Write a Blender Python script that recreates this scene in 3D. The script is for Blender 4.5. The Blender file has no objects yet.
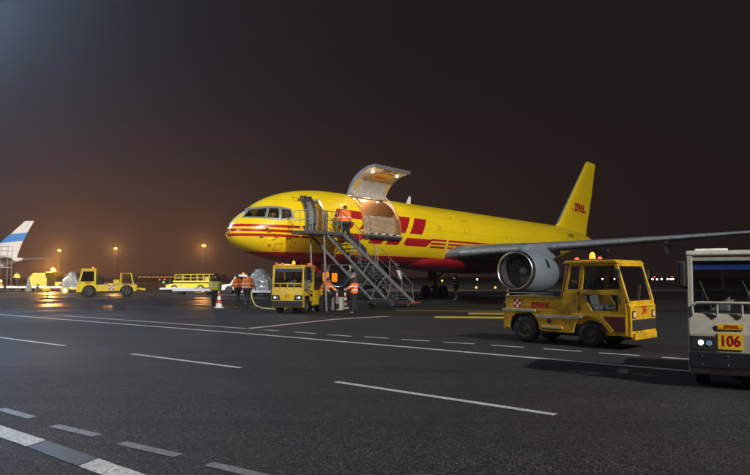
import bpy, bmesh, math, random
from mathutils import Vector, Matrix
R = math.radians
random.seed(7)
scene = bpy.context.scene
C = scene.collection

# ------------------------------------------------------------------ camera
cam_d = bpy.data.cameras.new('camera'); cam = bpy.data.objects.new('camera', cam_d); C.objects.link(cam)
cam_d.sensor_width = 36.0; cam_d.lens = 36.0 * 657 / 750; cam_d.clip_start = 0.1; cam_d.clip_end = 6000
cam.location = (0, 0, 1.68); cam.rotation_euler = (R(90) + math.atan(39.5 / 657), 0, 0)
scene.camera = cam

# ------------------------------------------------------------------ night sky
world = bpy.data.worlds.new('World'); scene.world = world; world.use_nodes = True
wt = world.node_tree; wt.nodes.clear()
def wn(t, **k):
    n = wt.nodes.new(t)
    for a, b in k.items(): setattr(n, a, b)
    return n
w_out = wn('ShaderNodeOutputWorld'); w_bg = wn('ShaderNodeBackground'); w_add = wn('ShaderNodeAddShader')
sky = wn('ShaderNodeTexSky', sky_type='NISHITA'); sky.sun_disc = False; sky.sun_elevation = R(-9); sky.sun_rotation = R(250)
w_sky = wn('ShaderNodeBackground'); w_sky.inputs['Strength'].default_value = 0.05
wt.links.new(sky.outputs[0], w_sky.inputs[0])
tc = wn('ShaderNodeTexCoord'); sp = wn('ShaderNodeSeparateXYZ'); wt.links.new(tc.outputs['Generated'], sp.inputs[0])
elev = wn('ShaderNodeMapRange', interpolation_type='SMOOTHERSTEP'); elev.inputs[1].default_value = -0.12; elev.inputs[2].default_value = 0.36
elev.inputs[3].default_value = 1; elev.inputs[4].default_value = 0
wt.links.new(sp.outputs[2], elev.inputs[0])
town = wn('ShaderNodeMapRange', interpolation_type='SMOOTHSTEP'); town.inputs[1].default_value = 0.70; town.inputs[2].default_value = -0.75
town.inputs[3].default_value = 0.0; town.inputs[4].default_value = 1
wt.links.new(sp.outputs[0], town.inputs[0])
gm = wn('ShaderNodeMath', operation='MULTIPLY'); wt.links.new(elev.outputs[0], gm.inputs[0]); wt.links.new(town.outputs[0], gm.inputs[1])
mixc = wn('ShaderNodeMix', data_type='RGBA'); mixc.inputs[6].default_value = (0.0112, 0.0074, 0.0066, 1); mixc.inputs[7].default_value = (0.076, 0.034, 0.029, 1)
wt.links.new(gm.outputs[0], mixc.inputs[0]); wt.links.new(mixc.outputs[2], w_bg.inputs[0]); w_bg.inputs['Strength'].default_value = 1.0
wt.links.new(w_bg.outputs[0], w_add.inputs[0]); wt.links.new(w_sky.outputs[0], w_add.inputs[1]); wt.links.new(w_add.outputs[0], w_out.inputs[0])

scene.view_settings.view_transform = 'Standard'; scene.view_settings.look = 'None'
scene.view_settings.exposure = 0.0; scene.view_settings.gamma = 1.0; scene.view_settings.use_curve_mapping = False
scene.cycles.use_denoising = True
scene.cycles.max_bounces = 6; scene.cycles.volume_bounces = 0; scene.cycles.transparent_max_bounces = 16
scene.cycles.sample_clamp_indirect = 3.0

# apron floodlights: position, aim, power, colour   (masts are built further down)
FLOODS = [
    ((34, -20, 31), (4, 34, 2), 182000, (1.0, 0.965, 0.88), 88, .6),
    ((-30, -30, 28), (-10, 41, 1), 98000, (1.0, 0.965, 0.88), 48, 1.0),
    ((-34, 46, 25), (-22, 34, 0), 54000, (0.42, 0.66, 1.0), 160, .6),
    ((-66, 36, 28), (-46, 86, 2), 330000, (1.0, 0.96, 0.90), 104, .8),
]

# ================================================================== helpers
MATS = {}
def mat(name, col, rough=0.5, metal=0.0, var=0.12, scale=3.0, bump=0.0, bscale=40.0, emit=None, estr=0.0, coat=0.0, dirt=0.0):
    if name in MATS: return MATS[name]
    m = bpy.data.materials.new(name); m.use_nodes = True
    nt = m.node_tree; b = nt.nodes['Principled BSDF']
    b.inputs['Roughness'].default_value = rough; b.inputs['Metallic'].default_value = metal
    b.inputs['Coat Weight'].default_value = coat
    c4 = (*col, 1)
    if var > 0:
        t = nt.nodes.new('ShaderNodeTexCoord'); n = nt.nodes.new('ShaderNodeTexNoise')
        n.inputs['Scale'].default_value = scale; n.inputs['Detail'].default_value = 6; n.inputs['Roughness'].default_value = 0.62
        nt.links.new(t.outputs['Object'], n.inputs['Vector'])
        mx = nt.nodes.new('ShaderNodeMix'); mx.data_type = 'RGBA'
        mx.inputs[6].default_value = (*[c * (1 - var) for c in col], 1); mx.inputs[7].default_value = (*[min(1, c * (1 + var)) for c in col], 1)
        mr = nt.nodes.new('ShaderNodeMapRange'); mr.inputs[1].default_value = .3; mr.inputs[2].default_value = .7
        nt.links.new(n.outputs['Fac'], mr.inputs[0]); nt.links.new(mr.outputs[0], mx.inputs[0])
        last = mx.outputs[2]
        if dirt > 0:
            n2 = nt.nodes.new('ShaderNodeTexNoise'); n2.inputs['Scale'].default_value = scale * 2.3; n2.inputs['Detail'].default_value = 9; n2.inputs['Roughness'].default_value = .72
            nt.links.new(t.outputs['Object'], n2.inputs['Vector'])
            m2 = nt.nodes.new('ShaderNodeMapRange'); m2.inputs[1].default_value = .52; m2.inputs[2].default_value = .74; m2.inputs[4].default_value = dirt
            nt.links.new(n2.outputs['Fac'], m2.inputs[0])
            mx2 = nt.nodes.new('ShaderNodeMix'); mx2.data_type = 'RGBA'; mx2.inputs[7].default_value = (.055, .042, .03, 1)
            nt.links.new(m2.outputs[0], mx2.inputs[0]); nt.links.new(last, mx2.inputs[6]); last = mx2.outputs[2]
        nt.links.new(last, b.inputs['Base Color'])
        rr = nt.nodes.new('ShaderNodeMapRange'); rr.inputs[3].default_value = max(.02, rough * .8); rr.inputs[4].default_value = min(1, rough * 1.2)
        nt.links.new(n.outputs['Fac'], rr.inputs[0]); nt.links.new(rr.outputs[0], b.inputs['Roughness'])
        if bump > 0:
            nb = nt.nodes.new('ShaderNodeTexNoise'); nb.inputs['Scale'].default_value = bscale; nb.inputs['Detail'].default_value = 4
            nt.links.new(t.outputs['Object'], nb.inputs['Vector'])
            bm_ = nt.nodes.new('ShaderNodeBump'); bm_.inputs['Strength'].default_value = bump; bm_.inputs['Distance'].default_value = .02
            nt.links.new(nb.outputs['Fac'], bm_.inputs['Height']); nt.links.new(bm_.outputs[0], b.inputs['Normal'])
    else:
        b.inputs['Base Color'].default_value = c4
    if emit:
        b.inputs['Emission Color'].default_value = (*emit, 1); b.inputs['Emission Strength'].default_value = estr
    MATS[name] = m
    return m

def glass(name, tint=(.75, .8, .82), refl=1.0):
    if name in MATS: return MATS[name]
    m = bpy.data.materials.new(name); m.use_nodes = True; nt = m.node_tree; nt.nodes.clear()
    o = nt.nodes.new('ShaderNodeOutputMaterial'); t = nt.nodes.new('ShaderNodeBsdfTransparent'); t.inputs[0].default_value = (*tint, 1)
    g = nt.nodes.new('ShaderNodeBsdfGlossy'); g.inputs['Roughness'].default_value = .04
    f = nt.nodes.new('ShaderNodeFresnel'); f.inputs[0].default_value = 1.45
    mm = nt.nodes.new('ShaderNodeMath'); mm.operation = 'MULTIPLY'; mm.inputs[1].default_value = refl
    nt.links.new(f.outputs[0], mm.inputs[0])
    x = nt.nodes.new('ShaderNodeMixShader'); nt.links.new(mm.outputs[0], x.inputs[0]); nt.links.new(t.outputs[0], x.inputs[1]); nt.links.new(g.outputs[0], x.inputs[2])
    nt.links.new(x.outputs[0], o.inputs[0]); MATS[name] = m
    return m

def wrapfilm(name, inner, film=(.8, .8, .8)):
    """cargo under crinkled clear stretch film"""
    if name in MATS: return MATS[name]
    m = mat(name, inner, .32, 0, .45, 3.5)
    nt = m.node_tree; b = nt.nodes['Principled BSDF']; t = nt.nodes.new('ShaderNodeTexCoord')
    v = nt.nodes.new('ShaderNodeTexVoronoi'); v.inputs['Scale'].default_value = 5; nt.links.new(t.outputs['Object'], v.inputs['Vector'])
    n = nt.nodes.new('ShaderNodeTexNoise'); n.inputs['Scale'].default_value = 9; n.inputs['Detail'].default_value = 5; n.inputs['Distortion'].default_value = 1.5
    nt.links.new(t.outputs['Object'], n.inputs['Vector'])
    a = nt.nodes.new('ShaderNodeMath'); a.operation = 'ADD'; nt.links.new(v.outputs['Distance'], a.inputs[0]); nt.links.new(n.outputs['Fac'], a.inputs[1])
    bp = nt.nodes.new('ShaderNodeBump'); bp.inputs['Strength'].default_value = .9; bp.inputs['Distance'].default_value = .12
    nt.links.new(a.outputs[0], bp.inputs['Height']); nt.links.new(bp.outputs[0], b.inputs['Normal'])
    b.inputs['Coat Weight'].default_value = .8; b.inputs['Coat Roughness'].default_value = .15
    return m

class MB:
    def __init__(s): s.v = []; s.f = []
    def add(s, vs, fs):
        o = len(s.v); s.v += [tuple(p) for p in vs]; s.f += [tuple(i + o for i in f) for f in fs]; return s
    def box(s, x0, x1, y0, y1, z0, z1):
        return s.add([(x0,y0,z0),(x1,y0,z0),(x1,y1,z0),(x0,y1,z0),(x0,y0,z1),(x1,y0,z1),(x1,y1,z1),(x0,y1,z1)],
                     [(0,3,2,1),(4,5,6,7),(0,1,5,4),(1,2,6,5),(2,3,7,6),(3,0,4,7)])
    def prism(s, poly, axis, a0, a1):
        def P(p, a): return (p[0], a, p[1]) if axis == 'y' else ((a, p[0], p[1]) if axis == 'x' else (p[0], p[1], a))
        n = len(poly)
        return s.add([P(p, a0) for p in poly] + [P(p, a1) for p in poly],
                     [tuple(range(n))[::-1], tuple(range(n, 2*n))] + [(i, (i+1) % n, n + (i+1) % n, n + i) for i in range(n)])
    def ring(s, outer, inner, axis, a0, a1):
        def P(p, a): return (p[0], a, p[1]) if axis == 'y' else ((a, p[0], p[1]) if axis == 'x' else (p[0], p[1], a))
        n = len(outer); vs = [P(p, a) for a in (a0, a1) for q in (outer, inner) for p in q]; fs = []
        for i in range(n):
            j = (i + 1) % n
            fs += [(i, j, n+j, n+i), (2*n+i, 3*n+i, 3*n+j, 2*n+j), (i, 2*n+i, 2*n+j, j), (n+i, n+j, 3*n+j, 3*n+i)]
        return s.add(vs, fs)
    def bar(s, p0, p1, w, h, up=(0, 0, 1)):
        p0, p1 = Vector(p0), Vector(p1); d = (p1 - p0).normalized(); u = Vector(up)
        if abs(d.dot(u)) > .99: u = Vector((1, 0, 0))
        r = d.cross(u).normalized(); u = r.cross(d)
        vs = [p + r * a * w / 2 + u * b * h / 2 for p in (p0, p1) for a, b in ((-1,-1),(1,-1),(1,1),(-1,1))]
        return s.add(vs, [(0,1,2,3),(7,6,5,4),(0,4,5,1),(1,5,6,2),(2,6,7,3),(3,7,4,0)])
    def tube(s, pts, r, n=8, cap=True):
        pts = [Vector(p) for p in pts]; rs = r if isinstance(r, (list, tuple)) else [r] * len(pts)
        rings = []; prev = None
        for i, p in enumerate(pts):
            d = (pts[min(i+1, len(pts)-1)] - pts[max(i-1, 0)]).normalized()
            a = prev if prev is not None else (Vector((0,0,1)) if abs(d.z) < .9 else Vector((1,0,0)))
            a = (a - d * a.dot(d)).normalized(); prev = a; b = d.cross(a)
            rings.append([p + (a * math.cos(2*math.pi*k/n) + b * math.sin(2*math.pi*k/n)) * rs[i] for k in range(n)])
        return s.loft(rings, cap)
    def loft(s, rings, cap=True, closed=True):
        n = len(rings[0]); vs = [p for r in rings for p in r]; fs = []
        for i in range(len(rings) - 1):
            for k in range(n if closed else n - 1):
                j = (k + 1) % n; fs.append((i*n+k, i*n+j, (i+1)*n+j, (i+1)*n+k))
        if cap: fs += [tuple(range(n))[::-1], tuple((len(rings)-1)*n + k for k in range(n))]
        return s.add(vs, fs)
    def lathe(s, prof, o, d, n=24, cap=True):
        o, d = Vector(o), Vector(d).normalized(); a = Vector((0,0,1)) if abs(d.z) < .9 else Vector((1,0,0))
        a = (a - d*a.dot(d)).normalized(); b = d.cross(a)
        return s.loft([[o + d*t + (a*math.cos(2*math.pi*k/n) + b*math.sin(2*math.pi*k/n))*r for k in range(n)] for t, r in prof], cap)
    def ball(s, c, r, n=12, sc=(1,1,1)):
        c = Vector(c); rings = []
        for i in range(1, n//2 + 1):
            a = math.pi * i / (n//2 + 1)
            rings.append([(c.x + r*sc[0]*math.sin(a)*math.cos(2*math.pi*k/n), c.y + r*sc[1]*math.sin(a)*math.sin(2*math.pi*k/n), c.z - r*sc[2]*math.cos(a)) for k in range(n)])
        return s.loft(rings)
    def build(s, name, m, parent=None, smooth=False, bevel=0.0, ang=40):
        me = bpy.data.meshes.new(name); me.from_pydata(s.v, [], s.f)
        bm = bmesh.new(); bm.from_mesh(me); bmesh.ops.recalc_face_normals(bm, faces=bm.faces); bm.to_mesh(me); bm.free()
        me.materials.append(m)
        if smooth:
            me.shade_smooth(); me.set_sharp_from_angle(angle=R(ang))
        o = bpy.data.objects.new(name, me); C.objects.link(o)
        if parent: o.parent = parent
        if bevel:
            bv = o.modifiers.new('bevel', 'BEVEL'); bv.width = bevel; bv.segments = 2; bv.limit_method = 'ANGLE'; bv.angle_limit = R(40)
        return o

def tag(o, label=None, cat=None, group=None, kind=None):
    if label: o['label'] = label
    if cat: o['category'] = cat
    if group: o['group'] = group
    if kind: o['kind'] = kind
    return o
def thing(name, label, cat, loc=(0,0,0), rz=0.0, group=None):
    o = bpy.data.objects.new(name, None); C.objects.link(o); o.location = loc; o.rotation_euler = (0, 0, rz); o.empty_display_size = .2
    return tag(o, label, cat, group)
def kids(o): return [c for c in bpy.data.objects if c.parent == o]
def copy_tree(o, parent=None):
    c = o.copy(); C.objects.link(c); c.parent = parent
    for k in kids(o): copy_tree(k, c)
    return c
def light(name, typ, loc, power, col, parent=None, radius=.1, aim=None, spot=None, blend=.5):
    l = bpy.data.lights.new(name, typ); l.energy = power; l.color = col
    if typ in ('POINT', 'SPOT'): l.shadow_soft_size = radius
    if typ == 'SPOT': l.spot_size = R(spot); l.spot_blend = blend
    o = bpy.data.objects.new(name, l); C.objects.link(o); o.location = loc
    if aim is not None: o.rotation_euler = (Vector(aim) - Vector(loc)).to_track_quat('-Z', 'Y').to_euler()
    if parent: o.parent = parent
    return o
def text(s, m, parent, loc, rot, size, name='lettering', bold=.0, sx=1.0, extrude=.002):
    c = bpy.data.curves.new(name, 'FONT'); c.body = s; c.size = size; c.align_x = 'CENTER'; c.align_y = 'CENTER'; c.offset = bold; c.extrude = extrude
    tmp = bpy.data.objects.new(name, c); me = bpy.data.meshes.new_from_object(tmp); bpy.data.objects.remove(tmp); me.materials.clear(); me.materials.append(m)
    o = bpy.data.objects.new(name, me); C.objects.link(o); o.parent = parent; o.location = loc; o.rotation_euler = rot; o.scale = (sx, 1, 1)
    return o

# common materials
YEL = mat('airline_yellow_paint', (.86, .61, .005), .34, 0, .04, .8, coat=.25)
TUGY = mat('tug_yellow_paint', (.52, .34, .004), .40, 0, .2, 3, coat=.15, dirt=.75, bump=.12, bscale=7)
RED = mat('logo_red_paint', (.36, .006, .012), .4, 0, .08, 3)
DRED = mat('dark_red_paint', (.10, .012, .014), .5, 0, .2, 4)
BLK = mat('black_rubber', (.012, .012, .013), .7, 0, .3, 8, bump=.3)
DGR = mat('dark_grey_metal', (.035, .036, .038), .5, .3, .25, 6)
GREY = mat('grey_paint', (.30, .31, .33), .4, .1, .1, 2)
STEEL = mat('galvanised_steel', (.23, .245, .265), .42, .45, .3, 6)
ALU = mat('polished_aluminium', (.75, .76, .78), .22, 1.0, .06, 3)
WHITE = mat('white_paint', (.70, .69, .64), .42, 0, .1, 3, dirt=.3)
RUBW = mat('scuffed_white_strip', (.55, .53, .48), .55, 0, .3, 8, dirt=.5)
SEAT = mat('seat_vinyl', (.10, .10, .105), .6, 0, .2, 10)
RIM = mat('rim_metal', (.06, .053, .043), .6, .3, .4, 12, dirt=.4)
GL = glass('cab_glass', (.74, .78, .80))
GLD = glass('dark_glass', (.16, .18, .2))
BLUEG = glass('blue_tint_glass', (.05, .09, .26))
AMB = mat('amber_lamp', (1, .35, .03), .3, 0, 0, emit=(1, .15, .004), estr=3.4)
REDL = mat('red_lamp', (1, .05, .02), .3, 0, 0, emit=(1, .04, .02), estr=6)
HEADL = mat('headlamp', (.9, .95, 1), .2, 0, 0, emit=(.75, .88, 1), estr=12)
WLAMP = mat('white_lamp', (1, .95, .85), .2, 0, 0, emit=(1, .86, .66), estr=16)
SOD = mat('sodium_lamp', (1, .6, .2), .2, 0, 0, emit=(1, .30, .03), estr=9)
GRNL = mat('green_lamp', (.1, 1, .4), .2, 0, 0, emit=(.05, 1, .35), estr=5)

# ================================================================== setting
def asphalt():
    m = bpy.data.materials.new('apron_asphalt'); m.use_nodes = True; nt = m.node_tree; b = nt.nodes['Principled BSDF']; L = nt.links.new
    t = nt.nodes.new('ShaderNodeTexCoord')
    def noise(sc, det=4, r=.6, dist=0):
        n = nt.nodes.new('ShaderNodeTexNoise'); n.inputs['Scale'].default_value = sc; n.inputs['Detail'].default_value = det; n.inputs['Roughness'].default_value = r
        n.inputs['Distortion'].default_value = dist
        L(t.outputs['Object'], n.inputs['Vector']); return n
    def mr(src, a, b_, c, d):
        x = nt.nodes.new('ShaderNodeMapRange'); x.inputs[1].default_value = a; x.inputs[2].default_value = b_; x.inputs[3].default_value = c; x.inputs[4].default_value = d; L(src, x.inputs[0]); return x.outputs[0]
    def mul(a, b_):
        x = nt.nodes.new('ShaderNodeMath'); x.operation = 'MULTIPLY'; L(a, x.inputs[0]); L(b_, x.inputs[1]); return x.outputs[0]
    def mixc(f, a, b_):
        x = nt.nodes.new('ShaderNodeMix'); x.data_type = 'RGBA'; L(f, x.inputs[0])
        for i, s in ((6, a), (7, b_)):
            if isinstance(s, tuple): x.inputs[i].default_value = (*s, 1)
            else: L(s, x.inputs[i])
        return x.outputs[2]
    vor = nt.nodes.new('ShaderNodeTexVoronoi'); vor.inputs['Scale'].default_value = 56; L(t.outputs['Object'], vor.inputs['Vector'])
    rnd = nt.nodes.new('ShaderNodeSeparateColor'); L(vor.outputs['Color'], rnd.inputs[0])
    fine = noise(70, 3, .7); big = noise(.11, 5, .55); mid = noise(1.3, 6, .65)
    base = mixc(mr(rnd.outputs[0], .25, .95, 0, 1), (.004, .004, .0045), (.088, .087, .085))
    speck = mr(rnd.outputs[1], .95, .99, 0, 1)
    base = mixc(speck, base, (.20, .195, .185))
    base = mixc(mr(mid.outputs['Fac'], .35, .7, 0, .35), base, (.018, .018, .019))
    base = mixc(mr(big.outputs['Fac'], .45, .68, 0, .35), base, (.036, .0355, .0345))
    # two paving lifts meet along the seam: the near one is coarser and darker
    sq = nt.nodes.new('ShaderNodeSeparateXYZ'); L(t.outputs['Object'], sq.inputs[0])
    def lin(ax, c):
        x = nt.nodes.new('ShaderNodeMath'); x.operation = 'MULTIPLY'; L(sq.outputs[ax], x.inputs[0]); x.inputs[1].default_value = c; return x.outputs[0]
    def add(a, b_):
        x = nt.nodes.new('ShaderNodeMath'); x.operation = 'ADD'; L(a, x.inputs[0]); L(b_, x.inputs[1]); return x.outputs[0]
    side = add(add(lin(0, .58), lin(1, .81)), mr(mid.outputs['Fac'], 0, 1, -.12, .12))
    far_lift = mr(side, 6.1, 6.35, 0, 1)
    base = mixc(mul(far_lift, mr(mid.outputs['Fac'], .2, .8, .2, .42)), base, (.034, .034, .035))
    # tyre-polished streaks along the road
    mp = nt.nodes.new('ShaderNodeMapping'); mp.inputs['Rotation'].default_value = (0, 0, R(37.5)); mp.inputs['Scale'].default_value = (.05, 1.1, 1); L(t.outputs['Object'], mp.inputs[0])
    stn = nt.nodes.new('ShaderNodeTexNoise'); stn.inputs['Scale'].default_value = 1; stn.inputs['Detail'].default_value = 6; stn.inputs['Roughness'].default_value = .65; L(mp.outputs[0], stn.inputs['Vector'])
    base = mixc(mr(stn.outputs['Fac'], .5, .72, 0, .6), base, (.009, .009, .009))
    base = mixc(mr(stn.outputs['Fac'], .46, .3, 0, .35), base, (.048, .047, .046))
    oil = noise(.8, 3, .5); base = mixc(mr(oil.outputs['Fac'], .68, .76, 0, .6), base, (.010, .010, .010))
    # whole asphalt colour darkened evenly
    dk = nt.nodes.new('ShaderNodeMix'); dk.data_type = 'RGBA'; dk.blend_type = 'MULTIPLY'; dk.inputs[0].default_value = 1; L(base, dk.inputs[6]); dk.inputs[7].default_value = (.62, .61, .60, 1); base = dk.outputs[2]
    b.inputs['Specular IOR Level'].default_value = .17
    L(base, b.inputs['Base Color'])
    wet = noise(.22, 5, .55, .4)
    sep = nt.nodes.new('ShaderNodeSeparateXYZ'); L(t.outputs['Object'], sep.inputs[0])
    far = mul(mr(sep.outputs[0], 0, -12, 0, 1), mr(sep.outputs[1], 24, 38, 0, 1))
    pud = mul(mr(wet.outputs['Fac'], .44, .53, 0, 1), far)
    r0 = mr(add(big.outputs['Fac'], lin(0, 0.0)), .3, .7, .58, .8)
    rm = nt.nodes.new('ShaderNodeMix'); L(pud, rm.inputs[0]); L(r0, rm.inputs[2]); rm.inputs[3].default_value = .32; L(rm.outputs[0], b.inputs['Roughness'])
    bp = nt.nodes.new('ShaderNodeBump'); bp.inputs['Distance'].default_value = .012
    inv = mr(pud, 0, 1, .95, .02); L(inv, bp.inputs['Strength'])
    ad = nt.nodes.new('ShaderNodeMath'); ad.operation = 'ADD'; L(vor.outputs['Distance'], ad.inputs[0]); L(fine.outputs['Fac'], ad.inputs[1]); L(ad.outputs[0], bp.inputs['Height'])
    L(bp.outputs[0], b.inputs['Normal'])
    return m
ASPH = asphalt()
def sheet(name, pts, z, m, parent=None):
    return MB().add([(x, y, z) for x, y in pts], [tuple(range(len(pts)))]).build(name, m, parent)
GRASS = mat('winter_grass', (.022, .024, .012), .9, 0, .5, .3, bump=.6, bscale=6)
CONC = mat('concrete_road', (.17, .165, .155), .75, 0, .2, .5)
ground = sheet('ground', [(-2500, -400), (2500, -400), (2500, 3500), (-2500, 3500)], -.03, GRASS); tag(ground, kind='structure')
apron = sheet('apron', [(-260, -90), (110, -90), (110, 76), (-3, 76), (-10, 170), (-260, 170)], 0, ASPH); tag(apron, kind='structure')
road = sheet('service_road', [(-3, 80), (300, 80), (300, 87.5), (-3, 87.5)], -.01, CONC); tag(road, kind='structure')

def paint(name, col, wear=.5):
    m = mat(name, col, .6, 0, .18, 3)
    nt = m.node_tree; b = nt.nodes['Principled BSDF']; t = nt.nodes.new('ShaderNodeTexCoord')
    v = nt.nodes.new('ShaderNodeTexNoise'); v.inputs['Scale'].default_value = 26; v.inputs['Detail'].default_value = 6; v.inputs['Roughness'].default_value = .75
    nt.links.new(t.outputs['Object'], v.inputs['Vector'])
    r = nt.nodes.new('ShaderNodeMapRange'); r.inputs[1].default_value = .62 - .3*wear; r.inputs[2].default_value = .74 - .22*wear; r.inputs[4].default_value = .85
    nt.links.new(v.outputs['Fac'], r.inputs[0])
    src = b.inputs['Base Color'].links[0].from_socket
    x = nt.nodes.new('ShaderNodeMix'); x.data_type = 'RGBA'; nt.links.new(r.outputs[0], x.inputs[0]); nt.links.new(src, x.inputs[6]); x.inputs[7].default_value = (.05, .05, .05, 1)
    nt.links.new(x.outputs[2], b.inputs['Base Color'])
    bp = nt.nodes.new('ShaderNodeBump'); bp.inputs['Strength'].default_value = .5; bp.inputs['Distance'].default_value = .01
    nt.links.new(v.outputs['Fac'], bp.inputs['Height']); nt.links.new(bp.outputs[0], b.inputs['Normal'])
    return m
PW = paint('road_paint_white', (.46, .455, .43), .55); PWW = paint('road_paint_worn', (.20, .20, .195), .8)
PK = paint('road_paint_black', (.030, .030, .031), .5); PY = paint('road_paint_yellow', (.58, .41, .02), .55); PR = paint('road_paint_red', (.42, .27, .24), .5)
def stripe(name, p0, p1, w, m, z=.004, skew=0):
    a, b = Vector(p0), Vector(p1); d = (b - a).normalized(); n = Vector((-d.y, d.x)) * w / 2; k = d * skew
    n_seg = max(2, min(160, int((b - a).length / .12))); vs = []; fs = []; jr = random.Random(int(a.x*100)); jg = lambda: jr.uniform(-1, 1)*min(.004, w*.025)
    for i in range(n_seg + 1):
        p = a + (b - a) * i / n_seg; q = k if i in (0, n_seg) else Vector((0, 0))
        j1, j2 = 1 + jg()/w*2, 1 + jg()/w*2; vs += [(p.x - n.x*j1 - q.x, p.y - n.y*j1 - q.y, z), (p.x + n.x*j2 + q.x, p.y + n.y*j2 + q.y, z)]
    for i in range(n_seg): fs.append((2*i, 2*i+2, 2*i+3, 2*i+1))
    return MB().add(vs, fs).build(name, m, apron)
stripe('edge_line', (-42, 48.9), (-16.74, 29.48), .17, PW); stripe('edge_line', (-16.74, 29.48), (-3.7, 19.57), .17, PW)
stripe('edge_line', (-3.7, 19.57), (5.96, 11.57), .17, PW); stripe('edge_line', (5.96, 11.57), (16, 3.4), .17, PW)
for a, b in (((-16.0, 22.75), (-13.0, 20.4)), ((-10.6, 18.53), (-7.56, 16.16)), ((-5.33, 14.49), (-2.48, 12.27)), ((-.63, 10.65), (2.21, 8.13)), ((4.2, 6.45), (7.1, 4.0))):
    stripe('lane_dash', a, b, .125, PW)
for a, b in (((-5.8, 9.3), (-5.2, 8.83)), ((-4.78, 8.49), (-4.09, 7.96)), ((-3.63, 7.54), (-2.94, 7.07)), ((-2.57, 6.77), (-1.85, 6.29)), ((-1.49, 6.02), (-.80, 5.55)), ((-.4, 5.3), (.3, 4.85))):
    stripe('worn_dash', a, b, .13, PWW)
stripe('border_block', (-4.75, 7.80), (-3.42, 6.75), .24, PW, skew=-.05); stripe('border_block', (-3.40, 6.73), (-2.62, 6.09), .24, PK, skew=-.05)
stripe('border_block', (-2.60, 6.07), (-1.7, 5.33), .24, PW, skew=-.05); stripe('border_block', (-1.68, 5.31), (-.8, 4.6), .24, PK, skew=-.05)
for a, b in (((-3.56, 21.05), (-3.0, 20.62)), ((-2.43, 20.16), (-1.75, 19.61)), ((-1.36, 19.27), (-.66, 18.72)), ((-.3, 18.60), (.38, 18.14)), ((.72, 17.8), (1.43, 17.33)),
             ((1.78, 17.1), (2.5, 16.6)), ((2.86, 16.32), (3.56, 15.8)), ((3.95, 15.5), (4.66, 14.96)), ((4.96, 14.66), (5.66, 14.16)), ((6.0, 13.86), (6.7, 13.35))):
    stripe('guide_dash', a, b, .13, PW)
stripe('stand_line', (-13.5, 28.6), (-4.15, 21.5), .22, PR); stripe('stand_line', (-4.15, 21.5), (-1.6, 26.2), .30, PR); stripe('stand_line', (-1.6, 26.2), (.6, 28.3), .36, PR)
stripe('taxi_line', (2.5, 27.7), (7.4, 26.9), 1.2, PY); stripe('taxi_line', (4.3, 30.4), (9.5, 29.8), 1.5, PY); stripe('taxi_line', (1.0, 33.0), (9.5, 32.0), .3, PY)
stripe('taxi_line', (-11.5, 37.5), (-2, 36.0), .2, PY)
seam = [(-16, 19.4), (-11, 15.6), (-6.9, 12.6), (-4.68, 11.15), (-2.4, 9.55), (-.55, 8.2), (.4, 7.5), (1.29, 6.85), (2.0, 6.25), (2.9, 5.6), (4.6, 4.3)]
rs = random.Random(3); mb = MB(); pl = []
for (x0, y0), (x1, y1) in zip(seam, seam[1:]):
    for i in range(8): pl.append((x0 + (x1-x0)*i/8 + rs.uniform(-.03, .03), y0 + (y1-y0)*i/8 + rs.uniform(-.03, .03)))
vs = []
for x, y in pl:
    w = rs.uniform(.004, .016); vs += [(x - .6*w, y - .8*w, .003), (x + .6*w, y + .8*w, .003)]
mb.add(vs, [(2*i, 2*i+2, 2*i+3, 2*i+1) for i in range(len(pl) - 1)]).build('tar_seam', mat('tar', (.014, .014, .014), .7, 0, .2, 5), apron)

# ---- floodlight masts that light the apron (beside and behind the view)
for i, (p, aim, pw, col, cone_, blend_) in enumerate(FLOODS):
    d = Vector(aim) - Vector(p); d.z = 0; rz = math.atan2(d.y, d.x)
    t = thing('floodlight_mast', ['tall floodlight mast beyond the white tow tractor', 'tall floodlight mast behind the road at left', 'tall floodlight mast at left of the apron road', 'tall floodlight mast over the parked white airliner'][i], 'light mast', (p[0], p[1], 0), rz, 'apron floodlight masts')
    MB().tube([(-.6, 0, 0), (-.6, 0, p[2] + .8)], [.32, .16], 12).build('pole', STEEL, t, True)
    MB().box(-.7, -.35, -1.6, 1.6, p[2] - .35, p[2] - .2).box(-.7, -.35, -1.6, 1.6, p[2] + .55, p[2] + .7).build('head_frame', STEEL, t)
    for k in range(4):
        h = MB().box(-.5, -.2, -1.5 + .8*k, -.95 + .8*k, p[2] - .15, p[2] + .5).build('lamp_housing', DGR, t, bevel=.03)
        MB().box(-.198, -.18, -1.46 + .8*k, -.99 + .8*k, p[2] - .1, p[2] + .45).build('lens', WLAMP, h)
    l = light('flood_light', 'SPOT', p, pw, col, None, .5, aim, cone_, blend_); tag(l, kind='helper')
    l.parent = t; l.matrix_parent_inverse = (Matrix.Translation(t.location) @ Matrix.Rotation(rz, 4, 'Z')).inverted()

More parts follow.
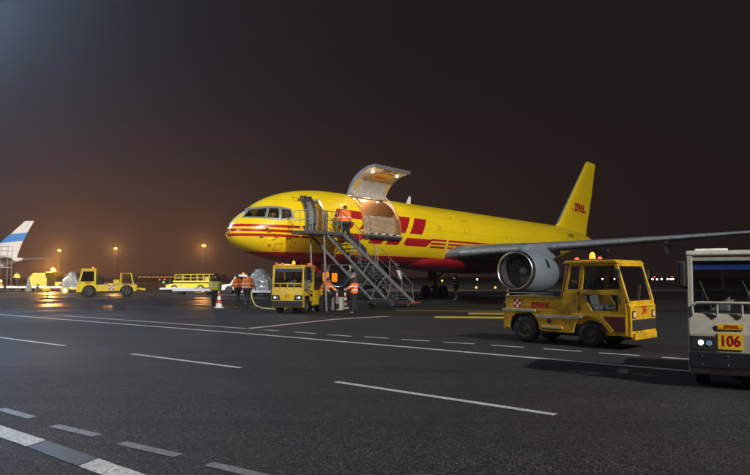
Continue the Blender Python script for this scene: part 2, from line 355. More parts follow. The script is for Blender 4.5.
# ================================================================== cargo airplane
TOP = [(0,3.85),(.12,4.1),(.4,4.42),(.8,4.74),(1.3,5.07),(2.27,5.62),(3.28,5.97),(4.7,6.25),(6.25,6.38),(8,6.4),(38,6.4),(42,6.2),(45.3,5.75),(46.9,5.4)]
BOT = [(0,3.75),(.12,3.45),(.4,3.2),(.9,2.95),(2.1,2.62),(4.2,2.42),(6.5,2.36),(30,2.36),(36,3.15),(40,3.95),(44,4.7),(46.9,5.0)]
HWD = [(0,.05),(.12,.36),(.4,.68),(.8,.98),(1.3,1.22),(2.27,1.53),(3.28,1.72),(4.7,1.85),(6.25,1.88),(34,1.88),(38,1.6),(42,1.1),(45,.65),(46.9,.25)]
def pc(tab, x):
    xs = [a for a, b in tab]; ys = [b for a, b in tab]; n = len(xs)
    h = [xs[i+1]-xs[i] for i in range(n-1)]; d = [(ys[i+1]-ys[i])/h[i] for i in range(n-1)]
    m = [d[0]]
    for i in range(1, n-1):
        if d[i-1]*d[i] <= 0: m.append(0)
        else:
            w1, w2 = 2*h[i]+h[i-1], h[i]+2*h[i-1]; m.append((w1+w2)/(w1/d[i-1]+w2/d[i]))
    m.append(d[-1]); x = min(max(x, xs[0]), xs[-1])
    i = next((k for k in range(n-1) if x <= xs[k+1]), n-2); t = (x-xs[i])/h[i]
    return (2*t**3-3*t*t+1)*ys[i]+(t**3-2*t*t+t)*h[i]*m[i]+(-2*t**3+3*t*t)*ys[i+1]+(t**3-t*t)*h[i]*m[i+1]
def prof(s):
    t, b, w = pc(TOP, s), pc(BOT, s), pc(HWD, s); return (t+b)/2, (t-b)/2, w
def skin(s, th, off=0.0):
    """point of the fuselage skin: station s, angle th (0 port side, 90 crown), pushed out by off"""
    zc, hh, w = prof(s); return (s, -(w+off)*math.cos(R(th)), zc + (hh+off)*math.sin(R(th)))
def skin_z(s, z, off=0.0):
    zc, hh, w = prof(s); a = max(-1, min(1, (z-zc)/hh)); return skin(s, math.degrees(math.asin(a)), off)
HOLES = [(7.75, 11.1, -7.5, 71.25), (4.12, 4.78, -11.25, 45.0)]

NP = (-6.9, 31.0); NA = math.atan2(.782, .623)
plane = thing('cargo_airplane', 'big yellow and red cargo airplane with its side cargo door raised', 'airplane', (*NP, 0), NA)

def fus_mat():
    m = mat('fuselage_livery', (.86, .61, .005), .33, 0, .035, .7, coat=.3); nt = m.node_tree; b = nt.nodes['Principled BSDF']; L = nt.links.new
    t = nt.nodes.new('ShaderNodeTexCoord'); s = nt.nodes.new('ShaderNodeSeparateXYZ'); L(t.outputs['Object'], s.inputs[0])
    def cmp(sock, op, v):
        n = nt.nodes.new('ShaderNodeMath'); n.operation = op; L(sock, n.inputs[0]); n.inputs[1].default_value = v; return n.outputs[0]
    def op2(a, b_, op):
        n = nt.nodes.new('ShaderNodeMath'); n.operation = op; L(a, n.inputs[0]); L(b_, n.inputs[1]); return n.outputs[0]
    X, Z = s.outputs[0], s.outputs[2]
    def rng(sock, a, b_): return op2(cmp(sock, 'GREATER_THAN', a), cmp(sock, 'LESS_THAN', b_), 'MULTIPLY')
    mask = cmp(Z, 'LESS_THAN', 2.91)
    for i, zc in enumerate((4.13, 3.90, 3.675)):
        band = rng(Z, zc - .066, zc + .066)
        for a, b_ in ((.02, 3.05), (3.2, 4.06 - .05*i)):
            mask = op2(mask, op2(band, rng(X, a, b_), 'MULTIPLY'), 'MAXIMUM')
    for zc, e in ((4.0, 25.0), (3.78, 21.0), (3.56, 18.6)):
        band = rng(Z, zc - .065, zc + .065); sl = cmp(Z, 'SUBTRACT', 3.56)
        for a, b_ in ((14.45, 16.2), (16.45, e)):
            mask = op2(mask, op2(band, rng(X, a, b_), 'MULTIPLY'), 'MAXIMUM')
    src = b.inputs['Base Color'].links[0].from_socket
    # grime streaks along the skin
    w = nt.nodes.new('ShaderNodeTexNoise'); mp = nt.nodes.new('ShaderNodeMapping'); mp.inputs['Scale'].default_value = (.5, 3, 3); L(t.outputs['Object'], mp.inputs[0]); L(mp.outputs[0], w.inputs['Vector'])
    w.inputs['Scale'].default_value = 1.6; w.inputs['Detail'].default_value = 8; w.inputs['Roughness'].default_value = .7
    g = nt.nodes.new('ShaderNodeMapRange'); g.inputs[1].default_value = .5; g.inputs[2].default_value = .8; g.inputs[4].default_value = .2; L(w.outputs['Fac'], g.inputs[0])
    x = nt.nodes.new('ShaderNodeMix'); x.data_type = 'RGBA'; L(mask, x.inputs[0]); L(src, x.inputs[6]); x.inputs[7].default_value = (.40, .006, .012, 1)
    y = nt.nodes.new('ShaderNodeMix'); y.data_type = 'RGBA'; L(g.outputs[0], y.inputs[0]); L(x.outputs[2], y.inputs[6]); y.inputs[7].default_value = (.34, .2, .02, 1)
    z2 = nt.nodes.new('ShaderNodeMix'); z2.data_type = 'RGBA'; L(mask, z2.inputs[0]); L(y.outputs[2], z2.inputs[6]); L(x.outputs[2], z2.inputs[7])
    L(z2.outputs[2], b.inputs['Base Color'])
    # skin panel joints: frames every 1.9 m and a few stringer laps, and slight oil-canning
    br = nt.nodes.new('ShaderNodeTexBrick'); mb_ = nt.nodes.new('ShaderNodeMapping'); mb_.inputs['Rotation'].default_value = (R(90), 0, 0); L(t.outputs['Object'], mb_.inputs[0]); L(mb_.outputs[0], br.inputs['Vector'])
    br.inputs['Scale'].default_value = 1; br.inputs['Brick Width'].default_value = 2.6; br.inputs['Row Height'].default_value = .92; br.inputs['Mortar Size'].default_value = .009; br.inputs['Mortar Smooth'].default_value = .3
    n3 = nt.nodes.new('ShaderNodeTexNoise'); n3.inputs['Scale'].default_value = 1.7; L(t.outputs['Object'], n3.inputs['Vector'])
    jm = nt.nodes.new('ShaderNodeMix'); jm.data_type = 'RGBA'; L(cmp(br.outputs['Fac'], 'MULTIPLY', .55), jm.inputs[0]); L(z2.outputs[2], jm.inputs[6]); jm.inputs[7].default_value = (.10, .05, .01, 1); L(jm.outputs[2], b.inputs['Base Color'])
    h = op2(br.outputs['Fac'], cmp(n3.outputs['Fac'], 'MULTIPLY', -.9), 'ADD')
    bp = nt.nodes.new('ShaderNodeBump'); bp.invert = True; bp.inputs['Strength'].default_value = .25; bp.inputs['Distance'].default_value = .012
    L(h, bp.inputs['Height']); L(bp.outputs[0], b.inputs['Normal'])
    return m
FUS = fus_mat()
st = [0, .03, .07, .12, .2, .3, .4, .52, .66, .8, .96, 1.13, 1.3, 1.5, 1.75, 2.0, 2.27, 2.6, 2.95, 3.28, 3.7, 4.12, 4.45, 4.78, 5.3, 5.8, 6.25, 6.75, 7.25, 7.75] + [7.75 + 3.35*i/8 for i in range(1, 9)]
st += [11.1 + (46.9 - 11.1) * i / 72 for i in range(1, 73)]
NT = 96
def hole_at(s, th):
    th = (th + 180) % 360 - 180
    return any(a < s < b and c < th < d for a, b, c, d in HOLES)
def shell(stations, off, name, m, parent, cap=True):
    mb = MB(); vs = [skin(s, 360*k/NT, off) for s in stations for k in range(NT)]; fs = []
    for i in range(len(stations) - 1):
        for k in range(NT):
            if hole_at((stations[i]+stations[i+1])/2, 360*(k+.5)/NT): continue
            j = (k+1) % NT; fs.append((i*NT+k, i*NT+j, (i+1)*NT+j, (i+1)*NT+k))
    if cap: fs += [tuple(range(NT)), tuple((len(stations)-1)*NT + k for k in range(NT))]
    return mb.add(vs, fs).build(name, m, parent, True, ang=60)
fus = shell(st, 0, 'fuselage', FUS, plane)
LIN = mat('hold_lining', (.50, .34, .22), .5, 0, .15, 2, bump=.3, bscale=8)
VEST = mat('vestibule_panel', (.75, .58, .08), .5, 0, .1, 3)
sti = [s for s in st if 3.9 <= s <= 15]
shell(sti, -.10, 'hold_lining', LIN, plane)
# reveal between skin and lining round both openings
SEAL = mat('door_frame_metal', (.55, .50, .36), .45, .3, .15, 4); CSEAL = mat('cargo_frame_metal', (.16, .13, .09), .5, .3, .2, 4)
for (a, b, c, d), nm in zip(HOLES, ('cargo_door_frame', 'crew_door_frame')):
    path = [(a + (b-a)*i/6, c) for i in range(6)] + [(b, c + (d-c)*i/14) for i in range(14)] + [(b + (a-b)*i/6, d) for i in range(6)] + [(a, d + (c-d)*i/14) for i in range(14)]
    MB().loft([[skin(s, th, o) for s, th in path] for o in (.012, -.12)], False).build(nm, CSEAL if b - a > 2 else SEAL, plane, True)
    mid = ((a+b)/2, (c+d)/2)
    MB().loft([[skin(mid[0] + (s-mid[0])*k, mid[1] + (th-mid[1])*k2, .008) for s, th in path] for k, k2 in ((1.0, 1.0), (1.06 if b-a > 2 else 1.14, 1.03))], False).build('door_surround', SEAL if b-a < 2 else mat('cargo_door_seal', (.46, .30, .03), .5, 0, .1, 3), fus)
MB().box(5.9, 14.8, -1.68, 1.68, 3.80, 3.95).build('hold_floor', DGR, plane)
MB().box(4.0, 5.75, -1.62, 1.62, 3.80, 3.95).build('galley_floor', DGR, plane)
MB().loft([[skin(s_, 360*k/48, -.14)[0:3] for k in range(48)] for s_ in (5.76, 5.86)]).build('bulkhead', VEST, plane)
MB().loft([[skin(s_, 360*k/48, -.14)[0:3] for k in range(48)] for s_ in (14.5, 14.6)]).build('bulkhead', LIN, plane)
MB().box(4.0, 5.7, -.6, -.52, 3.95, 5.6).build('galley_wall', VEST, plane)
# loading sill with rollers and latches
sill = MB().box(7.8, 11.05, -2.02, -1.70, 3.96, 4.06).build('loading_sill', STEEL, plane, bevel=.01)
for k in range(9):
    MB().box(7.95 + .35*k, 8.08 + .35*k, -2.0, -1.78, 4.06, 4.12).build('latch', DGR if k % 2 else WHITE, sill)
MB().box(7.8, 11.05, -2.03, -1.86, 3.84, 3.955).build('sill_fairing', DGR, sill)
# hold lamps
for s in (8.2, 9.3, 10.4):
    for y in (-.75, .45):
        p = skin(s, 66 if y < 0 else 100, -.13)
        MB().lathe([(0, .07), (.02, .07)], (p[0], p[1], p[2]), (0, 0, -1), 12).build('ceiling_lamp', WLAMP, plane)
light('hold_light', 'POINT', (8.5, -.3, 5.7), 165, (1, .66, .36), plane, .15)
light('hold_light', 'POINT', (10.3, -.3, 5.7), 165, (1, .66, .36), plane, .15)
light('galley_light', 'POINT', (4.5, -1.1, 5.5), 14, (1, .85, .5), plane, .05)

# raised main cargo door
hinge = skin(9, 71.25, .02); HP, HZ = -hinge[1], hinge[2]
def door_pt(s, th, off, rot=96.5):
    x, y, z = skin(s, th, off); dp, dz = -y - HP, z - HZ; c_, s_ = math.cos(R(rot)), math.sin(R(rot))
    return (x, -(HP + dp*c_ - dz*s_), HZ + dp*s_ + dz*c_)
ths = [71.25 - 78.75*i/16 for i in range(17)]; ss = [7.78 + 3.29*i/6 for i in range(7)]
def door_sheet(off, name, m, parent, s0=0, s1=6, t0=0, t1=16):
    mb = MB(); n = t1 - t0 + 1; vs = [door_pt(ss[i], ths[k], off) for i in range(s0, s1+1) for k in range(t0, t1+1)]
    return mb.add(vs, [(i*n+k, i*n+k+1, (i+1)*n+k+1, (i+1)*n+k) for i in range(s1-s0) for k in range(n-1)]).build(name, m, parent, True)
DOORIN = mat('door_liner', (.44, .43, .41), .5, .1, .18, 2, dirt=.3, bump=.2, bscale=10)
cdoor = door_sheet(.03, 'cargo_door', YEL, plane)
door_sheet(-.15, 'inner_liner', DOORIN, cdoor)
loop = [(s, ths[0]) for s in ss] + [(ss[-1], t) for t in ths[1:]] + [(s, ths[-1]) for s in ss[::-1][1:]] + [(ss[0], t) for t in ths[::-1][1:-1]]
MB().loft([[door_pt(s, t, o) for s, t in loop] for o in (.03, -.15)], False).build('edge_frame', STEEL, cdoor, True)
def door_patch(s0, s1, t0, t1, off, name, m, thick=.02):
    mb = MB(); n = 5
    for o in (off, off - thick):
        pass
    rings = []
    for i in range(n + 1):
        t = t0 + (t1 - t0)*i/n
        rings.append([door_pt(s0, t, off), door_pt(s1, t, off), door_pt(s1, t, off - thick), door_pt(s0, t, off - thick)])
    return mb.loft(rings).build(name, m, cdoor)
ORG = mat('orange_placard', (.62, .36, .03), .5, 0, .1, 4)
door_patch(8.75, 10.35, 33, 12, -.152, 'placard', ORG); door_patch(9.0, 10.05, 27, 24, -.173, 'placard_print', RED, .003)
door_patch(8.95, 9.6, 6, 0, -.152, 'placard', DRED); door_patch(9.85, 10.25, 5, 1, -.152, 'placard', mat('purple_placard', (.12, .02, .08), .5, 0, .1, 4))
door_patch(8.0, 8.14, 58, 38, -.152, 'actuator', ORG, .06); door_patch(10.75, 10.89, 58, 38, -.152, 'actuator', ORG, .06)
for s in (8.6, 9.42, 10.25): door_patch(s - .04, s + .04, 70, 36, -.152, 'stiffener', DOORIN, .05)
for k in range(10): door_patch(8.0 + .31*k, 8.13 + .31*k, -4.2, -6.6, -.152, 'latch', DGR, .03)
for s in (8.35, 10.6):
    p = Vector(door_pt(s, 12, -.17)); q = Vector(door_pt(s, 12, -1.0)); d = (q - p).normalized()
    MB().lathe([(0, .06), (.04, .06)], p, d, 14).build('door_lamp', mat('door_lamp_glow', (1, .8, .5), .3, 0, 0, emit=(1, .72, .38), estr=22), cdoor)
    light('door_light', 'SPOT', tuple(p + d*.12), 40, (1, .76, .45), plane, .06, tuple(p + d*2 + Vector((0, .6, -.4))), 150, .8)
MB().tube([door_pt(7.85, 66, -.2), (7.85, -1.55, 5.75)], .04, 8).build('strut', STEEL, cdoor); MB().tube([door_pt(11.0, 66, -.2), (11.0, -1.55, 5.75)], .04, 8).build('strut', STEEL, cdoor)
MB().tube([(7.8, -HP, HZ), (11.05, -HP, HZ)], .05, 8).build('hinge', STEEL, cdoor)

# crew door leaf swung forward, its lining to the outside
lv = []
for i in range(9):
    th = -11 + 56*i/8; lv.append([skin(3.22 + .03*i, th, .10), skin(3.74 + .03*i, th, .22), skin(3.74 + .03*i, th, .31), skin(3.22 + .03*i, th, .19)])
leaf = MB().loft(lv).build('crew_door', mat('door_back_grey', (.035, .032, .03), .55, .2, .3, 5, bump=.3), plane, bevel=.03)
MB().loft([[skin(3.33 + .03*i, -7 + 42*i/6, .215), skin(3.56 + .03*i, -7 + 42*i/6, .27), skin(3.56 + .03*i, -7 + 42*i/6, .30), skin(3.33 + .03*i, -7 + 42*i/6, .245)] for i in range(7)]).build('lining', mat('door_lining_grey', (.13, .125, .11), .5, 0, .35, 6), leaf)
MB().tube([skin(3.72, 44, .28), skin(3.42, 48, .22), skin(3.32, 43, .18)], .06, 8).build('hinge_arm', DGR, leaf)

# cockpit glazing
FRM = mat('windscreen_frame', (.34, .36, .39), .4, .5, .1, 6)
def surf_patch(poly, off, name, m, parent, mirror=False, sub=5):
    """polygon given as (station, height) corners, laid on the skin; the quad is subdivided so it follows the curve"""
    (a, b, c, d) = [Vector((*p, 0)) for p in poly]; vs = []
    for i in range(sub+1):
        for k in range(sub+1):
            u, v = i/sub, k/sub; p = (a*(1-u) + b*u)*(1-v) + (d*(1-u) + c*u)*v
            q = skin_z(p.x, p.y, off); vs.append((q[0], -q[1] if mirror else q[1], q[2]))
    return MB().add(vs, [(i*(sub+1)+k, (i+1)*(sub+1)+k, (i+1)*(sub+1)+k+1, i*(sub+1)+k+1) for i in range(sub) for k in range(sub)]).build(name, m, parent, True)
panes = [[(.60, 4.555), (1.30, 4.55), (1.64, 5.04), (1.13, 4.965)], [(1.40, 4.54), (1.90, 4.50), (2.10, 5.03), (1.72, 5.035)], [(2.02, 4.49), (2.60, 4.60), (2.62, 4.965), (2.21, 5.02)]]
frames = [[(.53, 4.50), (1.36, 4.47), (1.72, 5.13), (1.16, 5.03)], [(1.36, 4.47), (2.0, 4.41), (2.2, 5.13), (1.72, 5.13)], [(2.0, 4.41), (2.69, 4.54), (2.70, 5.03), (2.2, 5.13)]]
# cut the window openings through the skin
bm = bmesh.new(); bm.from_mesh(fus.data)
for poly in panes:
    for (x0, z0), (x1, z1) in zip(poly, poly[1:] + poly[:1]):
        fs = [f for f in bm.faces if f.calc_center_median().x < 3.3 and f.calc_center_median().z > 4.1]
        gm_ = list({v for f in fs for v in f.verts}) + list({e_ for f in fs for e_ in f.edges}) + fs
        bmesh.ops.bisect_plane(bm, geom=gm_, plane_co=(x0, 0, z0), plane_no=Vector((z1 - z0, 0, -(x1 - x0))).normalized())
def inside(c, poly):
    return all((x1 - x0)*(c.z - z0) - (z1 - z0)*(c.x - x0) > 0 for (x0, z0), (x1, z1) in zip(poly, poly[1:] + poly[:1]))
bmesh.ops.delete(bm, geom=[f for f in bm.faces if f.calc_center_median().x < 3.3 and any(inside(f.calc_center_median(), p) for p in panes)], context='FACES')
bm.to_mesh(fus.data); bm.free(); fus.data.shade_smooth(); fus.data.set_sharp_from_angle(angle=R(60))
CGL = glass('cockpit_glass', (.62, .66, .68), 1.3)
def edge_pts(poly, n=6): return [(x0 + (x1-x0)*i/n, z0 + (z1-z0)*i/n) for (x0, z0), (x1, z1) in zip(poly, poly[1:] + poly[:1]) for i in range(n)]
for mir in (False, True):
    my = lambda q: (q[0], -q[1], q[2]) if mir else q
    for fo, pi in zip(frames, panes):
        MB().loft([[my(skin_z(x, z, o)) for x, z in edge_pts(pl__)] for pl__, o in ((fo, .004), (fo, .016), (pi, .016), (pi, -.05))], False).build('window_frame', FRM, plane, True, ang=30)
    for p in panes: surf_patch(p, -.004, 'windscreen_pane', CGL, plane, mir)
# flight deck behind the glass
CKP = mat('flight_deck_trim', (.12, .10, .085), .7, 0, .3, 6); CST = mat('flight_deck_seat', (.36, .26, .17), .75, 0, .2, 8)
lst = [s_ for s_ in st if .4 <= s_ <= 3.7]; lvs = [skin(s_, 360*k/NT, -.06) for s_ in lst for k in range(NT)]; lfs = []
for i in range(len(lst) - 1):
    for k in range(NT):
        q = [i*NT + k, i*NT + (k+1) % NT, (i+1)*NT + (k+1) % NT, (i+1)*NT + k]; zs_ = [lvs[j][2] for j in q]
        if lst[i] < 2.75 and max(zs_) > 4.40 and min(zs_) < 5.12: continue
        lfs.append(tuple(q))
MB().add(lvs, lfs).build('flight_deck_lining', CKP, plane, True)
MB().box(1.0, 3.7, -1.1, 1.1, 3.55, 3.62).build('flight_deck_floor', CKP, plane)
MB().loft([[skin(s_, 360*k/40, -.08) for k in range(40)] for s_ in (3.62, 3.7)]).build('flight_deck_bulkhead', CKP, plane)
MB().prism([(.75, 4.2), (.95, 4.52), (1.35, 4.62), (1.45, 4.3), (1.4, 3.9)], 'y', -.75, .75).build('instrument_panel', DGR, plane, bevel=.03)
MB().box(1.75, 2.5, -.28, .28, 5.2, 5.32).build('overhead_panel', DGR, plane)
for y in (-.55, .55):
    q = MB().box(2.05, 2.55, y - .26, y + .26, 4.0, 4.15).build('pilot_seat', CST, plane, bevel=.05)
    MB().prism([(2.45, 4.1), (2.6, 4.1), (2.68, 4.78), (2.55, 4.78)], 'y', y - .24, y + .24).build('backrest', CST, q, bevel=.05); MB().box(2.56, 2.68, y - .14, y + .14, 4.8, 4.98).build('headrest', CST, q, bevel=.04)
MB().box(3.2, 3.6, -1.2, -.5, 4.2, 5.0).build('locker', CST, plane, bevel=.03); MB().box(3.2, 3.6, .5, 1.2, 4.2, 5.0).build('locker', CST, plane, bevel=.03)
MB().ball((3.0, 0, 5.35), .05, 10).build('dome_lamp', WLAMP, plane); light('dome_light', 'POINT', (2.9, 0, 5.22), 14, (1, .68, .42), plane, .06)
MB().tube([skin_z(1.1, 5.1, .02), skin_z(1.3, 5.18, .04)], .015, 6).build('eyebrow_mark', RED, plane)
for s, z in ((1.25, 3.98), (1.45, 3.9), (1.75, 3.62)):
    p = skin_z(s, z, 0); q = skin_z(s, z, .16); MB().tube([p, q, (q[0] - .22, q[1], q[2])], .022, 8).build('pitot_probe', ALU, plane, True)

HLN = mat('hatch_line', (.12, .06, .012), .6, 0, .1, 5)
def hatch(s0, s1, z0, z1, w=.022, name='hatch_outline'):
    mb = MB(); n = 6
    def strip(pa, pb, ds, dz):
        rings = []
        for i in range(n + 1):
            s_ = pa[0] + (pb[0]-pa[0])*i/n; z_ = pa[1] + (pb[1]-pa[1])*i/n; rings.append([skin_z(s_ - ds, z_ - dz, .005), skin_z(s_ + ds, z_ + dz, .005)])
        mb.loft(rings, False, False)
    strip((s0, z0), (s1, z0), 0, w/2); strip((s0, z1), (s1, z1), 0, w/2); strip((s0, z0), (s0, z1), w/2, 0); strip((s1, z0), (s1, z1), w/2, 0)
    return mb.build(name, HLN, fus)
for h_ in ((5.9, 7.3, 2.75, 3.42), (27.5, 28.9, 2.75, 3.4), (39.3, 40.0, 4.55, 5.75), (1.9, 2.25, 3.0, 3.3), (2.7, 2.95, 3.15, 3.4), (18.5, 19.1, 4.6, 5.5), (30.3, 30.7, 3.2, 3.5), (15.2, 15.5, 4.7, 4.9), (3.2, 3.45, 5.5, 5.7)): hatch(*h_)
for s_, z_ in ((2.4, 3.55), (2.55, 3.55), (1.6, 3.2), (17.2, 5.6), (29, 4.9), (33.5, 4.4), (24.5, 4.6)):
    surf_patch([(s_ - .05, z_ - .05), (s_ + .05, z_ - .05), (s_ + .05, z_ + .05), (s_ - .05, z_ + .05)], .006, 'static_port', HLN, fus, False, 1)

# company lettering: unit logo, letters slant by .73 and are split by a thin gap
def slant(pts): return [(u + .73*v, v) for u, v in pts]
def arc(cu, cv, ru, rv, a0, a1, n=6): return [(cu + ru*math.cos(R(a0 + (a1-a0)*i/n)), cv + rv*math.sin(R(a0 + (a1-a0)*i/n))) for i in range(n+1)]
def make_logo(g0, g1):
    return {
 'd': [slant([(0, .74), (1.28, .74), (1.42, .62), (1.36, g1), (1.98, g1)] + arc(1.62, .72, .46, .28, -20, 90) + [(0, 1)]),
       slant([(.42, g1), (1.0, g1), (1.0, .62), (.42, .62)]),
       slant([(.42, 0), (1.2, 0)] + arc(1.3, g0, .64, g0, -85, 0)[1:] + [(.42, g0)])],
 'h': [slant([(2.20, g1), (2.90, g1), (2.90, 1), (2.20, 1)]), slant([(3.13, g1), (3.83, g1), (3.83, 1), (3.13, 1)]), slant([(2.90, g1), (3.13, g1), (3.13, .60), (2.90, .60)]),
       slant([(2.20, 0), (2.90, 0), (2.90, g0), (2.20, g0)]), slant([(3.13, 0), (3.83, 0), (3.83, g0), (3.13, g0)])],
 'l': [slant([(4.10, g1), (4.85, g1), (4.85, 1), (4.10, 1)]), slant([(4.40, 0), (5.55, 0), (5.70, g0), (4.06, g0)] + arc(4.35, g0*.62, .28, g0*.62, 160, 260, 5))],
}
LOGO = make_logo(.27, .42); LOGO_SMALL = make_logo(.31, .36)
def letter_mesh(polys, fmap, name, m, parent, cuts=None, kill=None):
    bm = bmesh.new()
    for poly in polys:
        f = bm.faces.new([bm.verts.new((x, y, 0)) for x, y in poly])
    bmesh.ops.triangulate(bm, faces=bm.faces[:])
    for (ax, val) in (cuts or []):
        bmesh.ops.bisect_plane(bm, geom=bm.verts[:] + bm.edges[:] + bm.faces[:], plane_co=(val, val, 0), plane_no=(1, 0, 0) if ax == 0 else (0, 1, 0))
    if kill: bmesh.ops.delete(bm, geom=[f for f in bm.faces if kill(f.calc_center_median())], context='FACES')
    for v in bm.verts: v.co = fmap(v.co.x, v.co.y)
    me = bpy.data.meshes.new(name); bm.to_mesh(me); bm.free(); me.materials.append(m); me.shade_smooth()
    o = bpy.data.objects.new(name, me); C.objects.link(o); o.parent = parent; return o
U = 1.72
su = lambda s: (s - 4.47)/U
cutz = [(1, z/14) for z in range(1, 14)] + [(0, su(s)) for s in [7.72, 11.13] + [4.6 + .5*i for i in range(22)]]
for k, polys in LOGO.items():
    letter_mesh(polys, lambda x, y: skin_z(4.47 + x*U, 3.55 + y*U, .007), 'letter', RED, fus, cutz, lambda c: 7.70 < 4.47 + c.x*U < 11.15 and 3.55 + c.y*U > 4.06)
FSEC = [(5.7, 37.2, 8.2, .07), (6.45, 38.0, 7.6, .09), (10, 41.95, 5.2, .095), (13.3, 45.6, 2.75, .09)]
def fin_pt(x, z, off=.008):
    for a, b in zip(FSEC, FSEC[1:]):
        if z <= b[0]: break
    t = (z - a[0])/(b[0] - a[0]); le, ch, th = [a[i] + (b[i] - a[i])*t for i in (1, 2, 3)]; u = max(.001, min(1, (x - le)/ch))
    tt = 5*th*(.2969*math.sqrt(u) - .126*u - .3516*u*u + .2843*u**3 - .1036*u**4); return Vector((x, (.02*math.sin(math.pi*u) - tt)*ch - off, z))
def flat_logo(parent, o, r, u, size, sx=.75, m=RED):
    o, r, u = Vector(o), Vector(r), Vector(u)
    for k, polys in LOGO_SMALL.items(): letter_mesh(polys, lambda x, y: o + r*(x*size*sx) + u*(y*size), 'letter', m, parent)
def speed_lines(parent, o, r, u, size, x0, x1, m=RED):
    o, r, u = Vector(o), Vector(r), Vector(u)
    for k in range(3):
        a, b = .02 + .095*k, .07 + .095*k
        MB().add([o + r*x0*size + u*a*size, o + r*x1*size + u*a*size, o + r*x1*size + u*b*size, o + r*x0*size + u*b*size], [(0,1,2,3)]).build('speed_line', m, parent)

# wings
def airfoil(le, chord, th, n=14):
    """ring of (x, z) points, leading edge first over the top and back below"""
    up, lo = [], []
    for i in range(n + 1):
        x = (1 - math.cos(math.pi*i/n))/2; t = 5*th*(.2969*math.sqrt(x) - .126*x - .3516*x*x + .2843*x**3 - .1036*x**4)
        cm = .02*math.sin(math.pi*x); up.append((le + x*chord, (cm + t)*chord)); lo.append((le + x*chord, (cm - t)*chord))
    return up + lo[::-1][1:-1]
WSEC = [(1.0, 16.3, 8.4, .13, 3.18), (2.0, 16.86, 7.9, .125, 3.26), (4.2, 18.03, 6.5, .12, 3.42), (6.5, 19.26, 5.5, .115, 3.55), (10, 21.1, 4.4, .11, 3.80), (15, 23.8, 2.9, .105, 4.18), (18.7, 25.75, 1.75, .10, 4.47), (19.0, 26.1, 1.2, .07, 4.50)]
WGREY = mat('wing_grey_paint', (.17, .18, .20), .38, .15, .12, 1.2, dirt=.25)
WLE = mat('slat_metal', (.30, .33, .38), .28, .5, .2, 3)
for sg in (-1, 1):
    rings = [[(x, sg*p, z + zz) for x, zz in airfoil(le, ch, th)] for p, le, ch, th, z in WSEC]
    w = MB().loft(rings).build('wing', WGREY, plane, True, ang=50)
    n = len(rings[0])
    def lerp_sec(p):
        for a, b in zip(WSEC, WSEC[1:]):
            if p <= b[0]: t = (p-a[0])/(b[0]-a[0]); return tuple(a[i] + (b[i]-a[i])*t for i in range(5))
        return WSEC[-1]
    for p0, p1 in ((2.3, 5.6), (7.4, 11.0), (11.06, 14.8), (14.86, 18.4)):     # leading-edge slats
        rr = []
        for q in range(5):
            p, le, ch, th, z = lerp_sec(p0 + (p1-p0)*q/4); af = airfoil(le, ch, th); k = 6
            pts = [af[(j) % len(af)] for j in range(-3, k)]; c_ = (le + ch*.12, 0)
            rr.append([(x + (x - c_[0])*.03 - .012, sg*p, z + zz*1.02 + (.006 if zz > 0 else -.006)) for x, zz in pts])
        MB().loft(rr, False, False).build('slat', WLE, w, True, ang=60)
    for p in (4.6, 8.9, 13.0):                                                 # flap-track fairings
        q, le, ch, th, z = lerp_sec(p); x0 = le + ch*.45; x1 = le + ch*1.14; L_ = x1 - x0
        MB().loft([[(x0 + L_*t, sg*(p + .20*r*math.cos(a)), z - .15 - .38*r*(1 + .25*t) + .34*r*math.sin(a)) for a in [2*math.pi*k/12 for k in range(12)]] for t, r in ((0, .15), (.12, .6), (.3, .95), (.55, 1), (.8, .8), (.93, .5), (1, .22))]).build('flap_fairing', mat('fairing_grey', (.42, .44, .47), .4, 0, .1, 2), w, True)
    MB().box(25.5, 26.3, sg*18.85 - .1, sg*18.85 + .1, 4.46, 4.54).build('tip_lamp', REDL if sg < 0 else GRNL, w)
# belly fairing
MB().loft([[(s, -w_*math.cos(a), 2.72 + (h_ if math.sin(a) < 0 else .3)*math.sin(a)) for a in [2*math.pi*k/32 for k in range(32)]] for s, w_, h_ in ((13.2, .4, .36), (14.2, 1.1, .5), (15.6, 1.55, .62), (17.5, 1.85, .74), (22, 2.0, .8), (25, 1.9, .8), (27.5, 1.3, .6), (29, .5, .38))]).build('belly_fairing', mat('belly_red_paint', (.22, .006, .010), .35, 0, .12, 1.2, coat=.3), plane, True)
